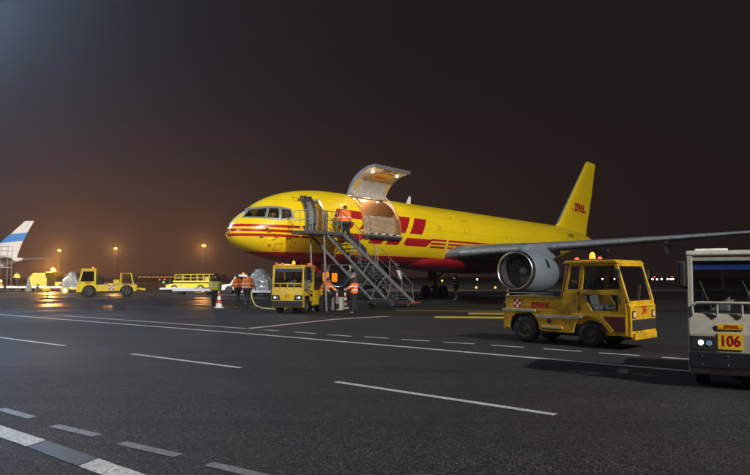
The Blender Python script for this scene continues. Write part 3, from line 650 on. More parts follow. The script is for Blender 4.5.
# engines
NAC = mat('nacelle_grey', (.21, .25, .30), .35, .1, .08, 1.5, dirt=.15)
FANM = mat('fan_titanium', (.07, .07, .075), .4, .6, .1, 4)
EX, EY, EZ = 15.55, 6.95, 2.06
for sg in (-1, 1):
    e = MB().lathe([(.30, 1.20), (.7, 1.27), (1.5, 1.34), (2.4, 1.34), (3.2, 1.26), (4.0, 1.08), (4.0, 1.0), (3.0, .99)], (EX, sg*EY, EZ), (1, 0, -.03), 40, False).build('engine', NAC, plane, True, ang=50)
    MB().lathe([(.29, 1.006), (.9, .99), (1.33, .985), (3.0, .985)], (EX, sg*EY, EZ), (1, 0, -.03), 40, False).build('intake_duct', mat('duct_dark', (.07, .07, .075), .5, .2, .1, 3), e, True)
    MB().lathe([(.30, 1.005), (.14, 1.02), (.04, 1.06), (0, 1.10), (.03, 1.15), (.12, 1.185), (.31, 1.205)], (EX, sg*EY, EZ), (1, 0, -.03), 48, False).build('intake_lip', ALU, e, True, ang=80)
    MB().lathe([(1.32, .985), (1.33, .2), (1.34, 0.02)], (EX, sg*EY, EZ), (1, 0, -.03), 32).build('fan_disc', mat('fan_shadow', (.02, .02, .021), .6, .2, .2, 4), e)
    hub = MB().lathe([(.85, .01), (.95, .12), (1.15, .24), (1.3, .28)], (EX, sg*EY, EZ - .0), (1, 0, -.03), 20).build('spinner', mat('spinner_grey', (.2, .2, .21), .4, .3, .1, 6), e, True)
    bl = None
    for k in range(22):
        if bl is None:
            bl = MB().add([(0, -.03, .26), (.14, .06, .26), (.14, .13, .97), (-.02, -.09, .97), (.01, -.03, .26), (.15, .06, .26), (.15, .13, .97), (-.01, -.09, .97)], [(0,1,2,3),(7,6,5,4),(0,4,5,1),(1,5,6,2),(2,6,7,3),(3,7,4,0)]).build('fan_blade', FANM, e)
        else:
            bl = bl.copy(); C.objects.link(bl)
        bl.location = (EX + 1.12, sg*EY, EZ - .035); bl.rotation_euler = (2*math.pi*k/22, 0, 0)
    MB().lathe([(3.4, 1.02), (4.2, .92), (5.2, .72), (5.3, .66)], (EX, sg*EY, EZ), (1, 0, -.03), 32).build('core_cowl', mat('hot_metal', (.16, .14, .13), .4, .9, .2, 3), e, True)
    MB().prism([(EX + 1.3, EZ + 1.2), (EX + 2.0, EZ + 1.62), (EX + 3.6, EZ + 1.75), (EX + 6.2, EZ + 1.55), (EX + 6.4, EZ + 1.1), (EX + 5.0, EZ + .75), (EX + 1.6, EZ + 1.0)], 'y', sg*EY - .24, sg*EY + .24).build('pylon', NAC, e, bevel=.08)
    MB().box(EX + 1.55, EX + 1.85, sg*EY + sg*-.0 - .5, sg*EY - .49 + .0, 0, .01) if False else None
    a = R(10)
    MB().loft([[(EX + 1.7, sg*EY - 1.365*math.cos(a + .08*q), EZ - .055 + 1.365*math.sin(a + .08*q)), (EX + 2.05, sg*EY - 1.37*math.cos(a + .08*q), EZ - .062 + 1.37*math.sin(a + .08*q))] for q in range(6)], False, False).build('vent', BLK, e)
# tail
def fin_rings(): return [[(x, zz, z) for x, zz in airfoil(le, ch, th)] for z, le, ch, th in ((5.7, 37.2, 8.2, .07), (6.45, 38.0, 7.6, .09), (10, 41.95, 5.2, .095), (13.3, 45.6, 2.75, .09), (13.55, 46.1, 2.2, .06))]
fin = MB().loft(fin_rings()).build('fin', YEL, plane, True, ang=50)
rr = []
for z, le, ch, th in ((6.6, 38.15, 7.5, .09), (10, 41.95, 5.2, .095), (13.3, 45.6, 2.75, .09)):
    af = airfoil(le, ch, th); pts = [af[j % len(af)] for j in range(-1, 2)]; rr.append([(x - .02, zz*1.04, z) for x, zz in pts])
MB().loft(rr, False, False).build('leading_edge', FRM, fin, True)
for sg in (-1, 1):
    stb = MB().loft([[(x, sg*p, z + zz) for x, zz in airfoil(le, ch, .09)] for p, le, ch, z in ((.3, 39.8, 4.8, 4.62), (4, 42.3, 3.3, 4.8), (7.6, 44.7, 1.6, 4.98))])  .build('tailplane', YEL, plane, True, ang=50)
fy = -.62
for k_, polys in LOGO_SMALL.items(): letter_mesh(polys, lambda x, y: fin_pt(41.75 + x*.58, 8.1 + y*.82), 'letter', RED, fin, [(0, .5*i) for i in range(1, 13)] + [(1, .25*i) for i in range(1, 4)])
for x0, x1 in ((41.35, 41.85), (44.9, 45.45)):
    for k_ in range(3):
        z_ = 8.12 + .085*k_; MB().add([fin_pt(x0, z_), fin_pt(x1, z_), fin_pt(x1, z_ + .045), fin_pt(x0, z_ + .045)], [(0,1,2,3)]).build('speed_line', RED, fin)
rg = text('G-BIKV', mat('registration_black', (.03, .02, .015), .5, 0, 0), plane, (37.6, -1.60, 5.42), (R(68), 0, R(4)), .55, 'registration')
MB().prism([(14.3, 6.38), (14.75, 6.38), (14.8, 6.9), (14.62, 6.9)], 'y', -.02, .02).build('antenna', WHITE, plane)
MB().prism([(9.3, 2.4), (9.75, 2.4), (9.9, 1.9), (9.7, 1.9)], 'y', -.02, .02).build('antenna', WHITE, plane)
MB().prism([(13.2, 2.1), (13.6, 2.1), (13.75, 1.55), (13.6, 1.55)], 'y', -.02, .02).build('antenna', WHITE, plane)
# landing gear
def wheel_mesh(r, w, rim=.55, n=24):
    ty = MB().lathe([(-w/2, r*rim), (-w/2, r*.86), (-w*.36, r*.97), (-w*.15, r), (w*.15, r), (w*.36, r*.97), (w/2, r*.86), (w/2, r*rim)], (0, 0, 0), (0, 1, 0), n, False)
    return ty
def wheel(parent, loc, r, w, rimm=RIM, proto={}, rim=.55):
    key = (round(r, 3), round(w, 3), rimm.name)
    if key in proto:
        a, b = proto[key]; o = a.copy(); C.objects.link(o); o.parent = parent; o.location = loc
        q = b.copy(); C.objects.link(q); q.parent = o; return o
    o = wheel_mesh(r, w, rim).build('wheel', BLK, parent, True, ang=50); o.location = loc
    q = MB().lathe([(-w*.42, .02), (-w*.42, r*.2), (-w*.34, r*.26), (-w*.3, r*.48), (-w*.47, r*(rim + .005)), (w*.47, r*(rim + .005)), (w*.3, r*.48), (w*.34, r*.26), (w*.42, r*.2), (w*.42, .02)], (0, 0, 0), (0, 1, 0), 20).build('rim', rimm, o, True, ang=35)
    proto[key] = (o, q); return o
for sg in (-1, 1):
    g = MB().tube([(23.0, sg*3.5, 3.0), (23.1, sg*3.66, .55)], [.17, .13], 12).tube([(22.4, sg*3.66, .52), (23.8, sg*3.66, .52)], .1, 10).tube([(23.0, sg*2.0, 2.4), (23.1, sg*3.6, 1.6)], .07, 8).build('main_gear', DGR, plane, True)
    for dx in (-.58, .58):
        for dy in (-.42, .42): wheel(g, (23.1 + dx, sg*3.66 + dy, .52), .52, .36)
    MB().box(22.6, 23.8, sg*3.9 - .02, sg*3.9 + .02, 1.4, 2.6).build('gear_door', mat('belly_red_paint', (.3, .008, .012)), g)
g = MB().tube([(5.1, 0, 2.6), (5.25, 0, .45)], [.12, .09], 12).tube([(5.25, -.35, .42), (5.25, .35, .42)], .05, 8).tube([(6.3, 0, 2.4), (5.25, 0, 1.2)], .05, 8).build('nose_gear', STEEL, plane, True)
for dy in (-.28, .28): wheel(g, (5.25, dy, .40), .40, .24)
MB().box(4.3, 5.9, -.42, -.39, 1.95, 2.5).build('gear_door', MATS['belly_red_paint'], g); MB().box(4.3, 5.9, .39, .42, 1.95, 2.5).build('gear_door', MATS['belly_red_paint'], g)

# wrapped freight in the hold (rests on the hold floor)
def lumpy_block(sx, sy, sz, n=9, amp=.06, seed=1, chamfer=0.15, dome=0.0):
    r_ = random.Random(seed); bm = bmesh.new(); bmesh.ops.create_cube(bm, size=1)
    bmesh.ops.subdivide_edges(bm, edges=bm.edges[:], cuts=n, use_grid_fill=True)
    for v in bm.verts:
        p = v.co; k = 1 - chamfer*max(0, (abs(p.x) + abs(p.y) - .62))*max(0, p.z + .5) ; top = max(0, p.z - .3)*.5
        f = amp*(math.sin(p.x*19 + seed) * math.sin(p.y*17 + 2*seed) + math.sin(p.z*23 + seed*3 + p.x*7) + r_.uniform(-.6, .6))
        q = Vector((p.x*sx*k*(1-.1*top), p.y*sy*k*(1-.1*top), (p.z + .5)*sz))
        hz_ = max(0, p.z + .1)/.6; q = Vector((q.x*(1 - dome*hz_**2.2*.45), q.y*(1 - dome*hz_**2.2*.45), q.z - dome*sz*.28*hz_*min(1, (abs(p.x)*2)**3)))
        d = Vector((p.x, p.y, p.z*.7)).normalized(); v.co = q + d*f*(1 if p.z > -.45 else 0)
        if v.co.z < 0: v.co.z = 0
    m_ = MB(); idx = {v: i for i, v in enumerate(bm.verts)}
    m_.add([v.co[:] for v in bm.verts], [[idx[v] for v in f.verts] for f in bm.faces]); bm.free(); return m_
def l2w(x, y, z):
    c_, s_ = math.cos(NA), math.sin(NA); return (NP[0] + x*c_ - y*s_, NP[1] + x*s_ + y*c_, z)
FOIL = wrapfilm('foil_wrapped_freight', (.62, .43, .29)); FOIL.node_tree.nodes['Principled BSDF'].inputs['Metallic'].default_value = .45
for n_ in FOIL.node_tree.nodes:
    if n_.type == 'TEX_VORONOI': n_.inputs['Scale'].default_value = 2.4
    if n_.type == 'BUMP': n_.inputs['Strength'].default_value = .55
    if n_.type == 'MIX': n_.inputs[6].default_value = (.50, .34, .22, 1); n_.inputs[7].default_value = (.70, .50, .34, 1)
fr = lumpy_block(3.1, 2.6, 1.18, 14, .018, 4, .05).build('freight_pallet', FOIL, None, True, ang=70)
fr.location = l2w(9.45, -.32, 3.96); fr.rotation_euler = (0, 0, NA); tag(fr, 'crinkled foil-wrapped freight pallet inside the open cargo hold', 'freight')

# ================================================================== mobile passenger stairs (local frame as the airplane's: x aft, -y towards the apron road)
sto = l2w(7.0, -2.72, 0)
stairs = thing('mobile_stairs', 'grey steel mobile boarding stairs reaching the crew door', 'boarding stairs', sto, NA)
def SL(x, p, z): return (x - 7.0, -(p - 2.72), z)
FAR, NEAR = 2.15, 3.30
DK = mat('platform_deck', (.10, .10, .105), .6, .4, .3, 9)
pf = MB().box(SL(2.15, 0, 0)[0], SL(4.55, 0, 0)[0], SL(0, NEAR, 0)[1], SL(0, 2.02, 0)[1], 3.72, 3.88).build('platform', DK, stairs, bevel=.01)
MB().box(SL(2.5, 0, 0)[0], SL(4.5, 0, 0)[0], SL(0, 2.03, 0)[1], SL(0, 1.93, 0)[1], 3.74, 3.86).build('bumper', BLK, pf, bevel=.02)
X0, Z0, X1, Z1 = 4.5, 3.80, 10.45, .22
def fl(t): return X0 + (X1-X0)*t, Z0 + (Z1-Z0)*t
for p in (FAR, NEAR):
    MB().bar(SL(X0, p, Z0 - .05), SL(X1, p, Z1), .05, .19).build('stringer', STEEL, stairs)
nst = 19
for i in range(nst):
    x, z = fl((i + .6)/nst)
    MB().box(SL(x - .15, 0, 0)[0], SL(x + .15, 0, 0)[0], SL(0, NEAR - .03, 0)[1], SL(0, FAR + .03, 0)[1], z - .02, z + .02).build('tread', STEEL, stairs)
# lower carriage frame
for p in (FAR + .05, NEAR - .05):
    MB().bar(SL(3.3, p, 3.68), SL(8.05, p, .42), .06, .14).build('frame_beam', STEEL, stairs)
    MB().bar(SL(5.6, p, .42), SL(10.5, p, .30), .08, .14).build('chassis_rail', DGR, stairs)
    for a, b in (((4.9, 2.62), (5.35, 3.25)), ((6.0, 1.85), (6.6, 2.52)), ((7.1, 1.08), (7.9, 1.75)), ((8.0, .45), (8.4, 1.42))):
        MB().bar(SL(a[0], p, a[1]), SL(b[0], p, b[1]), .04, .05).build('brace', STEEL, stairs)
for x, z in ((3.9, 3.25), (5.3, 2.28), (6.7, 1.3), (7.9, .5)): MB().bar(SL(x, FAR, z), SL(x, NEAR, z), .05, .06).build('cross_member', STEEL, stairs)
for p in (FAR + .12, NEAR - .12): MB().tube([SL(3.15, p, 3.72), SL(3.35, p, .05)], .045, 8).build('support_leg', STEEL, stairs, True); MB().box(SL(3.25, 0, 0)[0], SL(3.45, 0, 0)[0], SL(0, p + .1, 0)[1], SL(0, p - .1, 0)[1], 0, .05).build('foot_plate', DGR, stairs)
for p in (FAR - .02, NEAR + .05): wheel(stairs, SL(8.2, p, .33), .33, .2); wheel(stairs, SL(9.75, p, .2), .2, .12)
MB().box(SL(9.9, 0, 0)[0], SL(11.1, 0, 0)[0], SL(0, NEAR + .05, 0)[1], SL(0, FAR - .05, 0)[1], .20, .27).build('tow_plate', mat('red_bumper', (.45, .03, .02), .5, 0, .15, 4), stairs, bevel=.01)
# guard rails
def rail(pts, name, r=.022, m=STEEL): return MB().tube([SL(*p) for p in pts], r, 8).build(name, m, stairs, True)
for p in (NEAR,):
    for z in (4.85, 4.4): rail([(2.2, p, z), (4.4, p, z)], 'guard_rail')
    for x in (2.2, 2.55, 2.9, 3.10, 3.24, 3.6, 3.95, 4.3): rail([(x, p, 3.88), (x, p, 4.85)], 'rail_post', .03 if x in (3.10, 3.24) else .016, DGR if x in (3.1, 3.24) else STEEL)
for x in (2.2,):
    for z in (4.85, 4.4): rail([(x, 2.1, z), (x, NEAR, z)], 'guard_rail')
    for p in (2.1, 2.5, 2.9): rail([(x, p, 3.88), (x, p, 4.85)], 'rail_post', .016)
def zs(x): return Z0 + (x - X0)*(Z1 - Z0)/(X1 - X0)
for p in (FAR, NEAR):
    rail([(4.4, p, 4.85), (4.6, p, zs(4.6) + .98), (6.9, p, zs(6.9) + .95), (7.0, p, zs(7.0) + .1)], 'handrail')
    rail([(7.15, p, zs(7.15) + .1), (7.15, p, zs(7.15) + 1.05), (7.5, p, zs(7.5) + 1.18), (10.3, p, zs(10.3) + .95), (10.4, p, zs(10.4) + .05)], 'handrail')
    rail([(7.15, p, zs(7.15) + .5), (10.35, p, zs(10.35) + .5)], 'mid_rail', .016)
    for x in (5.7, 8.2, 9.3): rail([(x, p, zs(x) + .05), (x, p, zs(x) + 1.0)], 'rail_post', .018)
MB().add([SL(5.0, q_, zs(5.0) + a_) if k_ == 0 else SL(6.3, q_, zs(6.3) + a_) for q_ in (NEAR - .04, NEAR - .06) for k_, a_ in ((0, .12), (1, .12), (1, .42), (0, .42))],
         [(0,1,2,3),(7,6,5,4),(0,4,5,1),(1,5,6,2),(2,6,7,3),(3,7,4,0)]).build('side_panel', mat('dark_mesh_panel', (.03, .03, .034), .6, .2, .2, 8), stairs)
MB().add([SL(4.62, FAR + .04 + d, zs(4.62) + a) if k == 0 else SL(5.5, FAR + .04 + d, zs(5.5) + a) for d in (0, .02) for k, a in ((0, .1), (1, .1), (1, .5), (0, .5))], [(0,1,2,3),(7,6,5,4),(0,4,5,1),(1,5,6,2),(2,6,7,3),(3,7,4,0)]).build('warning_plate', mat('ochre_plate', (.55, .26, .02), .5, 0, .25, 5), stairs)

# ================================================================== tow tractors
def num(s, parent, loc, size, m=RED, rx=90): return text(s, m, parent, loc, (R(rx), 0, R(90)), size, 'number', size*.022, .86)
def checker(parent, o, r, u, n, cell):
    o, r, u = Vector(o), Vector(r), Vector(u); nrm = r.cross(u) * .003
    for i in range(n):
        for k in range(n):
            a = o + r*i*cell + u*k*cell
            MB().add([a, a + r*cell, a + r*cell + u*cell, a + u*cell], [(0,1,2,3)]).build('checker_square', RED if (i + k) % 2 == 0 else WHITE, parent)
def beacon(parent, loc, m, r=.06, h=.12, base=True):
    x, y, z = loc
    b = MB().lathe([(0, r*1.15), (.03, r*1.15)], (x, y, z), (0, 0, 1), 14).build('beacon', DGR, parent, True)
    MB().lathe([(.03, r), (.03 + h*.6, r*.95), (.03 + h*.9, r*.6), (.03 + h, r*.1)], (x, y, z), (0, 0, 1), 14).build('dome', m, b, True)
    return b

TUG34 = mat('old_tug_yellow_paint', (.50, .285, .008), .45, 0, .25, 3, coat=.1, dirt=.9, bump=.15, bscale=7); RUB34 = mat('dirty_white_strip', (.34, .32, .28), .6, 0, .35, 8, dirt=.7)
# ---- cab tractor with flat load deck (number 34)
A46 = R(-46)
t34 = thing('tow_tractor', 'yellow tow tractor number 34 with glazed cab and low rear deck on the road', 'tow tractor', (5.07, 16.71, 0), A46)
MB().box(-1.55, 1.6, -.52, .52, .24, .46).build('chassis', DGR, t34)
def arch(cx, cz, r, a0=180, a1=0, n=10): return [(cx + r*math.cos(R(a0 + (a1-a0)*i/n)), max(.30, cz + r*math.sin(R(a0 + (a1-a0)*i/n)))) for i in range(n+1)]
sidep = [(-1.69, .36)] + arch(-1.06, .36, .45) + [(-.5, .32), (.25, .32)] + arch(.73, .33, .41) + [(1.22, .32), (1.66, .34), (1.66, .8), (.3, .8), (-.6, .8), (-1.69, .8)]
for sg in (-1, 1):
    sd = MB().prism(sidep, 'y', sg*.64, sg*.70).build('side_skirt', TUG34, t34, bevel=.008)
    MB().box(-1.71, -.72, sg*.705 - .02, sg*.705 + .02, .795, .86).build('rub_strip', RUB34, sd, bevel=.006)
    MB().bar((-.70, sg*.708, .70), (.34, sg*.708, .70), .03, .07).bar((.34, sg*.708, .70), (.55, sg*.708, .735), .03, .07).build('rub_strip', RUB34, sd)
    MB().bar((1.02, sg*.70, .74), (1.32, sg*.70, .40), .05, .10).build('arch_lip', TUG34, sd)
    stp = MB().box(-.52, .05, sg*.58, sg*.76, .40, .47).build('step', TUG34, t34, bevel=.008); MB().box(-.48, .0, sg*.765 - .006, sg*.765 + .006, .415, .455).build('step_edge', RUB34, stp)
    MB().box(1.05, 1.62, sg*.703 - .004, sg*.703 + .004, .42, .76).build('wheelhouse_panel', DRED, sd)
    MB().box(-1.5, -1.3, sg*.64, sg*.70, .86, .9) if False else None
MB().box(-1.66, .06, -.63, .63, .8, 1.16).build('deck_housing', TUG34, t34, bevel=.015)
MB().box(-1.66, .02, -.655, .655, 1.16, 1.19).build('load_deck', mat('worn_deck', (.22, .15, .05), .6, .2, .4, 6, dirt=.7), t34, bevel=.006)
MB().box(-1.69, -1.62, -.68, .68, .34, .8).build('rear_plate', TUG34, t34)
MB().tube([(-1.55, -.62, 1.19), (-1.55, -.62, 1.27), (-.25, -.62, 1.27), (-.25, -.62, 1.19)], .014, 6).build('deck_rail', STEEL, t34, True)
MB().box(-.45, -.1, -.35, .35, 1.19, 1.32).build('toolbox', BLK, t34, bevel=.02)
for x, r_ in ((-1.06, .36), (.73, .32)):
    for sg in (-1, 1): wheel(t34, (x, sg*.56, r_), r_, .24)
for sg in (-1, 1):
    d = MB().ring([(.5, .8), (.5, 1.32), (1.6, 1.32), (1.67, .8)], [(.82, .88), (.58, 1.26), (1.46, 1.26), (1.46, .88)], 'y', sg*.64, sg*.69).build('door', TUG34, t34, bevel=.006)
    MB().prism([(.82, .88), (.58, 1.26), (1.46, 1.26), (1.46, .88)], 'y', sg*.66, sg*.668).build('pane', GL, d)
    MB().box(1.50, 1.53, sg*.70 - .012, sg*.70 + .012, 1.06, 1.2).build('handle', BLK, d)
    u = MB().ring([(.5, 1.32), (.58, 2.0), (1.42, 2.0), (1.6, 1.32)], [(.57, 1.375), (.635, 1.945), (1.385, 1.945), (1.525, 1.375)], 'y', sg*.63, sg*.68).build('window', TUG34, d, bevel=.006)
    MB().prism([(.57, 1.375), (.635, 1.945), (1.385, 1.945), (1.525, 1.375)], 'y', sg*.652, sg*.658).build('pane', GL, t34)
    q = MB().ring([(.08, 1.32), (.24, 2.0), (.58, 2.0), (.5, 1.32)], [(.16, 1.375), (.29, 1.945), (.53, 1.945), (.45, 1.375)], 'y', sg*.63, sg*.678).build('quarter_window', TUG34, t34, bevel=.006)
    MB().prism([(.16, 1.375), (.29, 1.945), (.53, 1.945), (.45, 1.375)], 'y', sg*.652, sg*.658).build('pane', GL, q)
    MB().prism([(.05, .8), (.05, 1.2), (.08, 1.32), (.5, 1.32), (.5, .8)], 'y', sg*.64, sg*.688).build('cab_side', TUG34, t34, bevel=.006)
    MB().bar((1.42, sg*.655, 2.0), (1.68, sg*.655, 1.10), .07, .07, (1, 0, 0)).build('windscreen_pillar', TUG34, t34, bevel=.01)
    m_ = MB().box(1.46, 1.56, sg*.78 - .05, sg*.78 + .05, 1.62, 1.86).build('mirror', BLK, t34, bevel=.025); MB().tube([(1.5, sg*.68, 1.72), (1.52, sg*.78, 1.74)], .014, 6).build('arm', BLK, m_)
    MB().tube([(-.02, sg*.60, 1.2), (.14, sg*.60, 1.98)], .028, 8).build('guard_post', mat('beacon_lit_steel', (.55, .15, .02), .5, .1, .2, 4), t34, True)  # post coloured orange to carry the beacon's light on it
MB().prism([(.05, 2.0), (.12, 2.07), (1.40, 2.085), (1.50, 2.0)], 'y', -.70, .70).build('roof', TUG34, t34, bevel=.02)
MB().box(1.43, 1.48, -.655, .655, 1.94, 2.0).build('windscreen_header', TUG34, t34); MB().box(1.64, 1.72, -.655, .655, 1.06, 1.13).build('windscreen_sill', TUG34, t34)
MB().add([(1.45, -.63, 1.95), (1.45, .63, 1.95), (1.68, .63, 1.12), (1.68, -.63, 1.12)], [(0,1,2,3)]).build('windscreen', GL, t34)
MB().tube([(1.70, -.1, 1.14), (1.60, .2, 1.5)], .012, 6).build('wiper', BLK, t34)
nose = MB().prism([(1.5, .30), (1.5, .98), (1.66, 1.10), (1.70, 1.09), (1.75, 1.0), (1.75, .30)], 'y', -.67, .67).build('nose_panel', TUG34, t34, bevel=.03)
MB().box(1.74, 1.79, -.60, .60, .46, .70).build('bumper', BLK, t34, bevel=.02); MB().box(1.72, 1.81, -.58, .58, .24, .40).build('bumper_lip', TUG34, t34, bevel=.015)
for sg in (-1, 1):
    h = MB().box(1.745, 1.765, sg*.52 - .09, sg*.52 + .09, .73, .90).build('headlight', BLK, nose, bevel=.01); MB().box(1.765, 1.772, sg*.52 - .06, sg*.52 + .06, .755, .875).build('lens', mat('unlit_lens', (.65, .42, .25), .15, 0, .2, 12), h)
num('34', nose, (1.754, .02, .90), .28)
MB().box(.10, .14, -.62, .62, .85, 1.35).build('cab_back', TUG34, t34)
MB().add([(.17, -.6, 1.36), (.17, .6, 1.36), (.28, .6, 1.95), (.28, -.6, 1.95)], [(0,1,2,3)]).build('rear_window', GL, t34)
for y in (-.3, .3):
    s_ = MB().box(.35, .8, y - .22, y + .22, .86, .98).build('seat', SEAT, t34, bevel=.04); MB().prism([(.3, .95), (.42, .95), (.32, 1.5), (.22, 1.5)], 'y', y - .21, y + .21).build('backrest', SEAT, s_, bevel=.04)
MB().lathe([(0, .19), (.02, .205), (.04, .19)], (1.22, .3, 1.22), (-.55, 0, .83), 20, False).build('steering_wheel', BLK, t34, True); MB().tube([(1.22, .3, 1.23), (1.5, .3, .9)], .025, 8).build('steering_column', BLK, t34)
MB().box(1.35, 1.62, -.6, .6, .9, 1.12).build('dashboard', DGR, t34, bevel=.03)
MB().box(.3, 1.5, -.62, .62, .46, .52).build('cab_floor', DGR, t34)
light('dash_glow', 'POINT', (1.2, -.2, 1.05), 1.2, (.5, .25, 1), t34, .05)
MB().box(.3, .72, -.28, .28, 2.08, 2.105).build('beacon_bar', TUG34, t34)
beacon(t34, (.5, -.02, 2.10), AMB, .075, .16); beacon(t34, (.3, -.42, 2.08), REDL, .045, .05); beacon(t34, (.95, -.5, 2.08), REDL, .045, .05)
light('beacon_light', 'POINT', (.5, -.02, 2.33), 22, (1, .35, .05), t34, .05)
flat_logo(t34, (-.95 + 1.9*0, -.6345, .90), (1, 0, 0), (0, 0, 1), .135, .78); speed_lines(t34, (-.95, -.6345, .90), (1, 0, 0), (0, 0, 1), .135, -1.4, .1); speed_lines(t34, (-.95, -.6345, .90), (1, 0, 0), (0, 0, 1), .135, 4.6, 5.8)
checker(t34, (-1.40, -.6345, .90), (1, 0, 0), (0, 0, 1), 3, .068)

for sg in (-1, 1):
    for x0, x1, z0, z1 in ((.485, .497, .82, 1.95), (.08, .5, .795, .803)): MB().box(x0, x1, sg*.6895 - .002, sg*.6895 + .002, z0, z1).build('door_seam', BLK, t34)
    MB().box(-1.62, -1.45, sg*.705 - .006, sg*.705 + .006, .62, .68).build('reflector', mat('reflector_amber', (.6, .2, .02), .3, 0, 0), t34)
    MB().lathe([(0, .06), (.02, .06)], (-.32, sg*.70, .58), (0, sg, 0), 14).build('filler_cap', BLK, t34)
    for x in (-.55, -.2, .15): MB().lathe([(0, .014), (.008, .012)], (x, sg*.70, .765), (0, sg, 0), 8).build('bolt', STEEL, t34)
    for z in (.9, 1.25): MB().box(.46, .52, sg*.695 - .008, sg*.695 + .008, z, z + .08).build('door_hinge', DGR, t34)
    MB().tube([(1.15, sg*.70, .74), (1.2, sg*.71, .5), (1.15, sg*.70, .33)], .014, 6).build('hose', BLK, t34)
    MB().box(-1.705, -1.69, sg*.5 - .07, sg*.5 + .07, .6, .72).build('tail_lamp', RED, t34)
MB().tube([(1.762, -.45, .42), (1.80, -.3, .36), (1.762, -.15, .42)], .012, 6).build('tow_eye', STEEL, t34)
MB().box(1.752, 1.757, -.5, .5, .985, .995).build('hood_seam', BLK, t34)
MB().tube([(1.47, -.61, 1.90), (1.62, -.61, 1.38)], .012, 6).build('window_seal', BLK, t34); MB().tube([(1.47, .61, 1.90), (1.66, .61, 1.16), (1.66, -.61, 1.16)], .012, 6).build('window_seal', BLK, t34)
